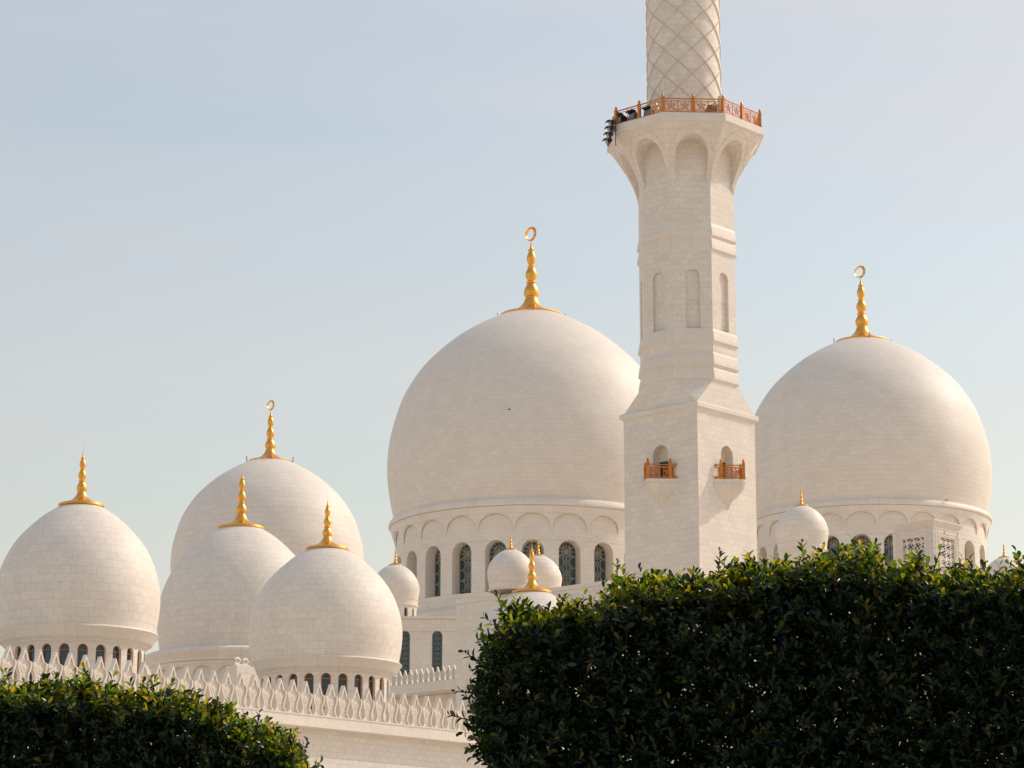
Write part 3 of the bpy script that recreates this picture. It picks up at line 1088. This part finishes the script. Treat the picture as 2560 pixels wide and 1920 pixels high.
mb.face([(edges[3], 0, 0), (xr, 0, 0), (xr, 0, Z_HALL), (edges[3], 0, Z_HALL)])
mb.face([(xl, 40, 0), (xl, 0, 0), (xl, 0, Z_HALL), (xl, 40, Z_HALL)])
mb.face([(xr, 0, 0), (xr, 70, 0), (xr, 70, Z_HALL), (xr, 0, Z_HALL)])
mb.face([(xl, 0, Z_HALL), (xr, 0, Z_HALL), (xr, 75, Z_HALL), (xl, 75, Z_HALL)])
mb.build('wall', 'stone_far', hall, smooth=0)
mb = MB()
mb.box(((xl + xr) / 2, -.06, Z_HALL - 1.35), (xr - xl, .16, .22)); mb.box(((xl + xr) / 2, -.1, Z_HALL - .12), (xr - xl, .25, .24))
mb.build('string_course', 'stone_trim', hall, smooth=0)
for j in range(2):
    P = flat_P((wx[j], 0), (0, -1))
    mb = MB()
    ins = in_arch(sillH, springH, .52, hwH)
    ribbon(mb, P, arch_outline(sillH, springH, .52, hwH * .95), .10, -.33, -.24)
    Hh = springH + .52 - sillH
    n = 9
    for q in range(-2, n + 2):
        for sg in (-1, 1):
            z = sillH + Hh * q / n
            for run in clip_runs([(sg * hwH * math.cos(PI * t / 24 * 2), z + t * Hh / n / 24 * 1.0 * 2) for t in range(25)], ins): ribbon(mb, P, run, .055, -.33, -.27)
        for run in clip_runs(circ_pts((0, sillH + Hh * (q + .5) / n), .16, 16), ins): ribbon(mb, P, run, .05, -.33, -.27)
    w = mb.build('window', 'tracery_green', hall, smooth=0)
    mb = MB(); arch_pane(mb, P, sillH, springH, .52, hwH, -.34)
    mb.build('pane', 'glass', w, smooth=0)
# octagonal podium under the drum of the great dome
mb = MB()
pz = Z_HALL + 3.0
rc = R5 * 1.17
mb.prism([Vector((c5.x + rc * math.cos(R_(22.5 + 45 * k)), c5.y - HY + rc * math.sin(R_(22.5 + 45 * k)), Z_HALL + .004)) for k in range(8)],
         [Vector((c5.x + rc * math.cos(R_(22.5 + 45 * k)), c5.y - HY + rc * math.sin(R_(22.5 + 45 * k)), pz)) for k in range(8)], False, True)
mb.build('podium', 'stone_far', hall, smooth=0)

# bodies under the other large domes
def dome_hall(label, c, R, zb, Y):
    t = thing('dome_hall', label, 'building', (c.x, Y, 0), -GRID)
    mb = MB(); h = R * 1.25
    mb.prism([Vector((sx * h, sy * h, 0)) for sx, sy in ((-1, -1), (1, -1), (1, 1), (-1, 1))], [Vector((sx * h, sy * h, zb - .01)) for sx, sy in ((-1, -1), (1, -1), (1, 1), (-1, 1))], False, True)
    mb.build('wall', 'stone_far', t, smooth=0)
    mb = MB(); mb.box((0, 0, zb - .6), (2 * h + .5, 2 * h + .5, .4)); mb.build('cornice', 'stone_trim', t, smooth=0)


dome_hall('white hall block carrying the large dome to the right of the minaret', c6, R6, zpx(1640, 268), 268)
dome_hall('white hall block carrying the crescent-topped dome behind the three spike-topped domes', c4, R4, zpx(1760, 205), 205)
dome_hall('low white block carrying the dome with the flared cornice', c2, R2 * .92, ROOF_ARC - .5, 130)

# ------------------------------------------------------------------ wing parapet wall with small merlons
WY = 188.0
wp = at(1142, 1698, WY)
wing = thing('parapet_wall', 'white wing wall with a row of small pointed merlons below the latticed windows', 'wall', (wp.x, wp.y, 0), -(PI / 2 - R_(48)))
wing.rotation_euler = (0, 0, -GRID + 0)
# local +x = right face normal direction ... wall runs along local -x (away to the left), outward = local -y
m2 = .82
wproto = merlon_mesh(SP * m2, MH * .8, .12).build('merlon', 'carved', wing, smooth=30)
i = 0
for k in range(0, 20):
    o = wproto if i == 0 else copy_part(wproto, wing)
    o.location = (-.3 - k * SP * m2, .07, wp.z); i += 1
mb = MB()
mb.box((-5.5, 1.35, wp.z - .35), (11.6, 3.2, .70))
mb.build('cornice', 'stone_trim', wing, smooth=0)
mb = MB()
mb.box((-5.5, 2.2, (wp.z - .72) / 2), (11.6, 1.4, wp.z - .72))
mb.build('wall', 'stone_mid', wing, smooth=0)

# ------------------------------------------------------------------ portal block
PY = 172.0
pl = at(1141, 1503, PY)
portal = thing('portal_block', 'tall plain white portal block behind the left end of the right hedge', 'building', (pl.x, pl.y, 0), -GRID)
BL = 13.0
mb = MB()
Pp = flat_P((BL / 2, 0), (0, -1))
sp = at(1200, 1640, PY - 3).z
mb.face([(0, 0, 0), (1.1, 0, 0), (1.1, 0, pl.z), (0, 0, pl.z)])
Pp = flat_P((BL / 2 + .55, 0), (0, -1))
arch_bay(mb, Pp, BL / 2 - .55, 0, pl.z, 0.001, sp, 3.6, 4.9, 0, -1.2, u0=0, na=12, nseg=1)
mb.face([(1.1, 1.2, 0), (BL, 1.2, 0), (BL, 1.2, pl.z - .5), (1.1, 1.2, pl.z - .5)])
mb.face([(BL, 0, 0), (BL, 8, 0), (BL, 8, pl.z), (BL, 0, pl.z)])
mb.face([(0, 8, 0), (0, 0, 0), (0, 0, pl.z), (0, 8, pl.z)])
mb.face([(0, 0, pl.z), (BL, 0, pl.z), (BL, 8, pl.z), (0, 8, pl.z)])
mb.build('wall', 'stone_mid', portal, smooth=0)
mb = MB()
mb.box((BL / 2, -.02, pl.z - .1), (BL + .1, .12, .25))
mb.build('coping', 'stone_trim', portal, smooth=0)

# ------------------------------------------------------------------ turret domes
turret_dome('small white dome with tiny arched windows, at the left corner of the prayer hall roof', 988, 1476, 266, 61, Z_HALL, windows=14)
turret_dome('small white dome left of the gold spike that pokes above the hedge', 1277, 1436, 168, 59, pl.z)
turret_dome('small sunlit white dome right of the gold spike above the hedge', 1346, 1451, 172, 59, pl.z)
s5, cs5, rs5 = turret_dome('small white dome close to the right side of the minaret, above the hedge', 2005, 1334, 200, 66, zpx(1470, 200))
s6, cs6, rs6 = turret_dome('tiny white dome top at the far right edge, low behind the hedge', 2513, 1450, 225, 54, zpx(1560, 225))
for (lb, cc, rr_, zb_, Y) in (('low white block under the small dome beside the minaret', cs5, rs5, zpx(1470, 200), 200), ('low white block under the tiny dome at the right edge', cs6, rs6, zpx(1560, 225), 225)):
    t = thing('roof_block', lb, 'building', (cc.x, Y, 0), -GRID)
    mb = MB(); mb.box((0, 0, (zb_ - .01) / 2), (rr_ * 2.6, rr_ * 2.6, zb_ - .01)); mb.build('wall', 'stone_mid', t, smooth=0)
    mb = MB(); mb.box((0, 0, zb_ - .3), (rr_ * 2.8, rr_ * 2.8, .25)); mb.build('cornice', 'stone_trim', t, smooth=0)

# ------------------------------------------------------------------ carved turret with pierced screens
KY = 140.0
kc = at(2332.6, 1298, KY)
ks = 2.62
kiosk = thing('carved_turret', 'square white carved turret with pierced lattice screens in front of the right dome', 'turret', (kc.x, kc.y, 0), -GRID)
# front corner at origin; left face runs to local -x with outward -y, right face runs to local +y with outward +x
kz = kc.z
mb = MB()
zlo, zhi = kz - 3.6, kz - .88
def kface(Pf, W):
    """frame round a rectangular opening"""
    ow = W * .52
    za, zb2 = zlo, zhi
    for (u0, u1, q0, q1) in ((-W, -ow, 0, kz - .22), (ow, W, 0, kz - .22), (-ow, ow, zb2, kz - .22), (-ow, ow, 0, za)):
        mb.face([Pf(u0, 0, q0), Pf(u1, 0, q0), Pf(u1, 0, q1), Pf(u0, 0, q1)])
    for u in (-ow, ow):
        mb.face([Pf(u, 0, za), Pf(u, -.22, za), Pf(u, -.22, zb2), Pf(u, 0, zb2)])
    mb.face([Pf(-ow, 0, zb2), Pf(ow, 0, zb2), Pf(ow, -.22, zb2), Pf(-ow, -.22, zb2)])
    mb.face([Pf(-ow, 0, za), Pf(ow, 0, za), Pf(ow, -.22, za), Pf(-ow, -.22, za)])
W = ks / 2
KP = [flat_P((-W, 0), (0, -1)), flat_P((0, W), (1, 0)), flat_P((-W, ks), (0, 1)), flat_P((-ks, W), (-1, 0))]
for Pf in KP: kface(Pf, W)
mb.build('turret_wall', 'carved', kiosk, smooth=0)
mb = MB()
for (o_, z, h) in ((.05, kz - .18, .08), (.10, kz - .10, .09), (.16, kz - .03, .06)):
    mb.box((-W, W, z), (ks + 2 * o_, ks + 2 * o_, h))
mb.build('cornice', 'stone_trim', kiosk, smooth=0)
for Pf in KP:
    mb = MB()
    ow = W * .52
    for off, wd in ((.10, .05), (.24, .05), (.44, .06)):
        ribbon(mb, Pf, [(-ow - off, zlo - .3), (-ow - off, zhi + off), (ow + off, zhi + off), (ow + off, zlo - .3)], wd, 0, .035)
    rr2 = random.Random(3)
    for sgn in (-1, 1):
        for q in range(9):
            z = zlo + .1 + q * .36
            ribbon(mb, Pf, circ_pts((sgn * (ow + .35), z), .07, 8), .03, 0, .025)
            ribbon(mb, Pf, circ_pts((sgn * (W - .12), z + .18), .06, 8, 0, PI * 1.5), .03, 0, .025)
    for q in range(-4, 5):
        ribbon(mb, Pf, circ_pts((q * .24, kz - .38), .08, 8, 0, PI * 1.6), .03, 0, .025)
    ribbon(mb, Pf, [(-.28, kz - .60), (.28, kz - .60)], .10, 0, .06)
    mb.build('relief_band', 'carved', kiosk, smooth=0)
    mb = MB()
    rect = lambda p: abs(p[0]) < ow and zlo < p[1] < zhi
    n = 3
    cell = 2 * ow / n
    rows = int((zhi - zlo) / cell) + 2
    for a in range(-1, n + 2):
        for b in range(-1, rows + 1):
            c = (-ow + a * cell, zlo + b * cell)
            for run in clip_runs(circ_pts(c, cell * .5, 24), rect): ribbon(mb, Pf, run, .055, -.16, -.08)
            for k in range(4):
                th = PI / 4 + PI / 2 * k
                pts = [(c[0] + cell * (.16 + .5 * t / 10) * math.cos(th + .7 * math.sin(t / 10 * PI)), c[1] + cell * (.16 + .5 * t / 10) * math.sin(th + .7 * math.sin(t / 10 * PI))) for t in range(11)]
                for run in clip_runs(pts, rect): ribbon(mb, Pf, run, .06, -.16, -.085)
            for run in clip_runs(circ_pts((c[0] + cell / 2, c[1] + cell / 2), cell * .2, 14), rect): ribbon(mb, Pf, run, .05, -.16, -.075)
    sc_ = mb.build('lattice_screen', 'carved', kiosk, smooth=0)
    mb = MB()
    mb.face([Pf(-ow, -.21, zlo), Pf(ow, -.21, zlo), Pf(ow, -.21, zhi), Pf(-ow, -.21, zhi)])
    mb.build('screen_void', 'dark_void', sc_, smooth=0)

# ------------------------------------------------------------------ birds
def bird(label, loc, rz, perched):
    root = thing('bird', label, 'bird', loc, rz)
    root.scale = (.55, .55, .55)
    mb = MB()
    prof = [(-.34, .0, .0), (-.26, .045, .0), (-.12, .085, 0), (.02, .10, .0), (.12, .085, .02), (.19, .055, .06), (.24, .055, .085), (.29, .035, .085), (.32, .012, .075), (.36, .001, .07)]
    n = 10
    rings = [[(x, r * math.cos(2 * PI * k / n), .16 + z + r * math.sin(2 * PI * k / n)) for k in range(n)] for x, r, z in [(a, max(b, .004), c) for a, b, c in prof]]
    for a, b in zip(rings[:-1], rings[1:]):
        for k in range(n): mb.face([a[k], a[(k + 1) % n], b[(k + 1) % n], b[k]])
    mb.prism([(-.30, -.03, .16), (-.30, .03, .16), (-.30, .03, .18), (-.30, -.03, .18)], [(-.50, -.07, .15), (-.50, .07, .15), (-.50, .07, .16), (-.50, -.07, .16)])
    mb.build('body', 'feather', root, smooth=60)
    for sg in (-1, 1):
        mb = MB()
        if perched:
            pts = [(.10, sg * .10, .20), (-.05, sg * .115, .16), (-.32, sg * .06, .14), (-.05, sg * .095, .24)]
            mb.face(pts); mb.face([(x, y + sg * .012, z) for x, y, z in pts][::-1])
        else:
            top = [(.12, sg * .07, .20), (.14, sg * .36, .30), (.0, sg * .68, .22), (-.08, sg * .38, .26), (-.14, sg * .07, .19)]
            mb.prism(top, [(x, y, z + .015) for x, y, z in top])
        mb.build('wing', 'feather', root, smooth=0)
    if perched:
        mb = MB()
        for sg in (-1, 1): mb.bar((.03, sg * .035, 0), (.03, sg * .035, .09), .012)
        mb.build('leg', 'feather', root, smooth=0)
    return root


bird('dark bird gliding in front of the largest dome', at(1273, 1026, 255), R_(8), False)
# perched on the cornice of the right-hand dome
ang = math.asin((2322 - 2166) / 309.0)
rb = R6 * .985
bird('dark bird perched on the cornice of the right-hand dome', (c6.x + rb * math.sin(ang), 268 - rb * math.cos(ang), c6.z - .392 * R6), R_(10), True)

# ------------------------------------------------------------------ hedges
def leaf_template():
    ts = [0, .18, .42, .66, .86, 1.0]
    ws = [.04, .55, .96, 1.0, .62, .03]
    V = []
    for t, w in zip(ts, ws):
        z = -.10 * t * t
        V += [(-w * .5, t, z + .10 * w), (0, t, z), (w * .5, t, z + .10 * w)]
    Fq = []
    for i in range(len(ts) - 1):
        for j in range(2):
            a = i * 3 + j
            Fq.append((a, a + 1, a + 4, a + 3))
    return np.array(V, float), np.array(Fq, int)


LV, LF = leaf_template()


def leaves_mesh(name, pos, dirs, nrm, ln, wd, rim_lit):
    """pos base point, dirs leaf axis, nrm leaf normal, ln length, wd width"""
    d = dirs / np.linalg.norm(dirs, axis=1, keepdims=True)
    n = nrm - (nrm * d).sum(1, keepdims=True) * d
    n /= np.maximum(np.linalg.norm(n, axis=1, keepdims=True), 1e-6)
    x = np.cross(d, n)
    V = pos[:, None, :] + LV[None, :, 0, None] * x[:, None, :] * wd[:, None, None] + LV[None, :, 1, None] * d[:, None, :] * ln[:, None, None] \
        + LV[None, :, 2, None] * n[:, None, :] * ln[:, None, None] * rng.uniform(.3, 2.2, (len(pos), 1, 1))
    nl = len(pos); nv = len(LV)
    Fa = (LF[None] + (np.arange(nl) * nv)[:, None, None]).reshape(-1, 4)
    me = bpy.data.meshes.new(name)
    me.vertices.add(nl * nv); me.vertices.foreach_set('co', V.reshape(-1))
    me.loops.add(Fa.size); me.loops.foreach_set('vertex_index', Fa.reshape(-1).astype(np.int32))
    me.polygons.add(len(Fa)); me.polygons.foreach_set('loop_start', (np.arange(len(Fa)) * 4).astype(np.int32))
    me.polygons.foreach_set('use_smooth', np.ones(len(Fa), bool))
    me.update(calc_edges=True)
    me.materials.append(M['leaf']); me.materials.append(M['sunlit_leaf'])
    me.polygons.foreach_set('material_index', np.repeat(rim_lit.astype(np.int32), len(LF)))
    return me


def shoots(base, axis, length, nleaf, leafl):
    """whorled shoots -> arrays for leaves_mesh"""
    n = len(base)
    axis = axis / np.linalg.norm(axis, axis=1, keepdims=True)
    ref = np.where(np.abs(axis[:, 2:3]) > .9, np.array([[1., 0, 0]]), np.array([[0, 0, 1.]]))
    a1 = np.cross(axis, ref); a1 /= np.linalg.norm(a1, axis=1, keepdims=True)
    a2 = np.cross(axis, a1)
    P, Dn, Nn, Ln = [], [], [], []
    ph0 = rng.uniform(0, 6.28, n)
    for j in range(nleaf):
        f = (j + .5) / nleaf
        ph = ph0 + j * 2.4 + rng.normal(0, .3, n)
        rad = a1 * np.cos(ph)[:, None] + a2 * np.sin(ph)[:, None]
        up = .25 + .95 * f + rng.normal(0, .22, n)
        d = rad + axis * up[:, None] + np.array([0, 0, .25])
        P.append(base + axis * (length * f)[:, None]); Dn.append(d)
        Nn.append(axis - rad * .4 + rng.normal(0, .25, (n, 3)))
        Ln.append(leafl * (1.05 - .35 * f) * rng.uniform(.62, 1.22, n))
    return np.concatenate(P), np.concatenate(Dn), np.concatenate(Nn), np.concatenate(Ln)


def hedge(label, x0, x1, ztop, y0, y1, ends, zvis, extra=()):
    """clipped hedge: ztop(x) gives the height; ends: which ends are faces"""
    root = thing('hedge', label, 'hedge', ((x0 + x1) / 2, (y0 + y1) / 2, 0))
    org = np.array([(x0 + x1) / 2, (y0 + y1) / 2, 0])
    B, Ax = [], []
    def add(p, a): B.append(p); Ax.append(a)
    xs = x1 - x0
    zt = np.vectorize(ztop)
    def vis_keep(p):
        keep = (p[:, 2] > zvis) | (rng.uniform(0, 1, len(p)) < .35)
        return p[keep], keep
    # front and back faces
    for (yf, sg, dens) in ((y0, -1, 520), (y1, 1, 380)):
        n = int(dens * xs * 3.4)
        x = rng.uniform(x0, x1, n); z = rng.uniform(0.05, 1, n) * (zt(x) - .02)
        y = yf - sg * np.abs(rng.normal(0, .09, n)) + sg * .03
        p = np.stack([x, y, z], 1); p, k = vis_keep(p)
        a = np.stack([rng.normal(0, .45, len(p)), sg * np.ones(len(p)), .75 + rng.normal(0, .4, len(p))], 1)
        add(p, a)
    # top
    n = int(620 * xs * (y1 - y0))
    x = rng.uniform(x0, x1, n); y = rng.uniform(y0, y1, n)
    z = zt(x) - np.abs(rng.normal(0, .05, n)) - .03 + rng.choice([0, 0, 0, .05, .03], n)
    add(np.stack([x, y, z], 1), np.stack([rng.normal(0, .38, n), rng.normal(0, .38, n), np.ones(n)], 1))
    # tufts of new growth that the shears missed
    nt_ = int(26 * xs)
    tx = rng.uniform(x0, x1, nt_); ty = rng.uniform(y0, y1 - .25, nt_); th = rng.uniform(.0, .055, nt_) * rng.choice([.4, 1, 1.25], nt_)
    rp = 6
    x = np.clip(np.repeat(tx, rp) + rng.normal(0, .022, nt_ * rp), x0, x1); y = np.repeat(ty, rp) + rng.normal(0, .022, nt_ * rp)
    z = zt(x) - .035 + np.repeat(th, rp) - np.abs(rng.normal(0, .015, nt_ * rp))
    add(np.stack([x, y, z], 1), np.stack([rng.normal(0, .22, nt_ * rp), rng.normal(0, .22, nt_ * rp), np.ones(nt_ * rp)], 1))
    # ends
    for (xe, sg) in ends:
        n = int(420 * (y1 - y0) * 3.4)
        y = rng.uniform(y0, y1, n); z = rng.uniform(.05, 1, n) * ztop(xe)
        xx = np.full(n, xe) - sg * np.abs(rng.normal(0, .07, n)) + sg * .02 + sg * .05 * np.sin(z * 7) + sg * .03 * np.sin(z * 17 + y * 9)
        p = np.stack([xx, y, z], 1); p, k = vis_keep(p)
        add(p, np.stack([sg * np.ones(len(p)), rng.normal(0, .5, len(p)), .6 + rng.normal(0, .4, len(p))], 1))
    # inside
    n = int(1500 * xs * (y1 - y0) * 3.3)
    x = rng.uniform(x0, x1, n); y = rng.uniform(y0, y1, n); z = rng.uniform(.05, 1, n) * zt(x)
    p = np.stack([x, y, z], 1); p, k = vis_keep(p)
    add(p, rng.normal(0, 1, (len(p), 3)) + np.array([0, 0, .7]))
    for (bp, ax) in extra:
        add(np.array([bp]), np.array([ax], float))
    B = np.concatenate(B); Ax = np.concatenate(Ax)
    ln = rng.uniform(.07, .15, len(B))
    if len(extra): ln[-len(extra):] = .13
    P, D, Nn, L = shoots(B, Ax, ln, 9, .053)
    W = L * rng.uniform(.36, .50, len(L))
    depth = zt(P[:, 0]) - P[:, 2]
    rim_lit = rng.uniform(0, 1, len(P)) < np.clip(.58 - depth * 6.5, .010, .58)  # sunlit colour grows likelier towards the top, painting the bright rim
    me = leaves_mesh('foliage', P - org, D, Nn, L, W, rim_lit)
    o = bpy.data.objects.new('foliage', me); COL.objects.link(o); o.parent = root
    # twigs and main stems
    mb = MB()
    Bs = B[rng.uniform(0, 1, len(B)) < .12]
    for b in Bs[:900]:
        if b[2] < zvis - .2: continue
        c = b - org
        st = c + np.array([rng.normal(0, .05), (org[1] - b[1]) * .35, -.22])
        mb.tube([st, (st + c) / 2 + rng.normal(0, .012, 3), c], [.004, .003, .0015], 4)
    for i in range(int(xs / .28)):
        x = x0 + .14 + i * .28 + rng.uniform(-.05, .05)
        zt_ = ztop(x) - .35
        y = (y0 + y1) / 2 + rng.uniform(-.15, .15)
        q = [np.array([x + rng.normal(0, .05) * j, y + rng.normal(0, .04) * j, zt_ * j / 4]) - org for j in range(5)]
        mb.tube(q, [.03, .026, .02, .013, .006], 6)
    for (bp, ax) in extra:
        a = Vector(ax).normalized(); b = Vector(bp) - Vector(org)
        mb.tube([b - a * .2, b, b + a * .12], [.005, .004, .002], 5)
    mb.build('branches', 'bark', root, smooth=40)
    return root


HR = 12.0
def ztR(x):
    px = 1280 + x / HR * F * .985
    py = np.interp(px, [1150, 1225, 1300, 1420, 1560, 1700, 1850, 1990, 2130, 2260, 2330, 2400, 2480, 2560, 2800], [1556, 1556, 1572, 1556, 1500, 1476, 1468, 1434, 1426, 1434, 1462, 1474, 1454, 1458, 1460])
    return at(px, py, HR).z + .025 * math.sin(x * 13.1) + .015 * math.sin(x * 31)
ex = []
for (px, py, ax) in ((1215, 1622, (-1, 0, .7)), (1190, 1760, (-1, -.2, .25)), (1205, 1690, (-1, 0, .1)), (1262, 1505, (-.3, 0, 1)), (1542, 1425, (.02, 0, 1)), (1795, 1400, (.1, 0, 1)), (2330, 1395, (.35, 0, 1)), (2010, 1378, (-.05, 0, 1)), (2440, 1420, (-.2, 0, 1))):
    p = at(px, py + 45, HR + .12)
    ex.append(((p.x, p.y, p.z), ax))
hedge('tall clipped dark green hedge filling the lower right', at(1258, 1600, HR).x, 3.3, ztR, HR, HR + .85, ((at(1258, 1600, HR).x, -1),), 2.35, ex)
HL = 13.0
def ztL(x):
    px = 1280 + x / HL * F * .985
    py = np.interp(px, [-440, -40, 160, 376, 481, 575, 622, 712, 732, 760], [1740, 1742, 1746, 1760, 1788, 1812, 1838, 1860, 1915, 1970])
    return at(px, py, HL).z + .02 * math.sin(x * 11)
ex = []
for (px, py, ax) in ((412, 1712, (.3, 0, 1)), (640, 1795, (.1, 0, 1)), (715, 1835, (.5, 0, 1)), (745, 1890, (1, 0, .6)), (110, 1690, (.1, 0, 1))):
    p = at(px, py + 50, HL + .1)
    ex.append(((p.x, p.y, p.z), ax))
hedge('lower clipped green hedge in the bottom left corner, in front of the arcade', -3.4, at(738, 1900, HL).x, ztL, HL, HL + .85, ((at(736, 1900, HL).x, 1),), 2.35, ex)

# ------------------------------------------------------------------ light
AZ, EL = R_(65), R_(40)
s = Vector((math.sin(AZ) * math.cos(EL), math.cos(AZ) * math.cos(EL), math.sin(EL)))
sd = bpy.data.lights.new('sun', 'SUN'); sd.energy = 2.0; sd.angle = R_(.55); sd.color = (1.0, .93, .83)
so = bpy.data.objects.new('sun', sd); COL.objects.link(so)
so.rotation_euler = s.to_track_quat('Z', 'Y').to_euler()
so.location = s * 400
w = bpy.data.worlds.new('World'); sc.world = w; w.use_nodes = True
nt = w.node_tree
sky = nt.nodes.new('ShaderNodeTexSky'); sky.sky_type = 'NISHITA'; sky.sun_disc = False
sky.sun_elevation = EL; sky.sun_rotation = AZ
sky.altitude = 0; sky.air_density = 1.6; sky.dust_density = 2.0; sky.ozone_density = 1.0
bg = nt.nodes['Background']; bg.inputs['Strength'].default_value = .15
tint = nt.nodes.new('ShaderNodeMix'); tint.data_type = 'RGBA'; tint.blend_type = 'MULTIPLY'; tint.inputs['Factor'].default_value = 1
tint.inputs[7].default_value = (1.01, .915, .865, 1)          # dusty desert air
nt.links.new(sky.outputs['Color'], tint.inputs[6])
tcw = nt.nodes.new('ShaderNodeTexCoord')
mp = nt.nodes.new('ShaderNodeMapping'); mp.inputs['Rotation'].default_value = (0, R_(38), 0); mp.inputs['Scale'].default_value = (2.2, 2.2, 16)
cn = nt.nodes.new('ShaderNodeTexNoise'); cn.inputs['Scale'].default_value = .9; cn.inputs['Detail'].default_value = 4; cn.inputs['Roughness'].default_value = .5
cr = nt.nodes.new('ShaderNodeValToRGB'); cr.color_ramp.elements[0].position = .33; cr.color_ramp.elements[1].position = .72
cr.color_ramp.elements[0].color = (.12, .12, .12, 1); cr.color_ramp.elements[1].color = (.55, .55, .55, 1)
cm = nt.nodes.new('ShaderNodeMix'); cm.data_type = 'RGBA'; cm.inputs[7].default_value = (4.85, 4.45, 4.3, 1)
nt.links.new(tcw.outputs['Generated'], mp.inputs['Vector']); nt.links.new(mp.outputs['Vector'], cn.inputs['Vector'])
nt.links.new(cn.outputs['Fac'], cr.inputs['Fac']); nt.links.new(cr.outputs['Color'], cm.inputs['Factor'])
nt.links.new(tint.outputs[2], cm.inputs[6])
nt.links.new(cm.outputs[2], bg.inputs['Color'])

vs = sc.view_settings
sc.display_settings.display_device = 'sRGB'
vs.view_transform = 'Standard'; vs.look = 'None'; vs.exposure = .1; vs.gamma = 1
sc.cycles.max_bounces = 8
sc.cycles.diffuse_bounces = 4
sc.cycles.transmission_bounces = 4
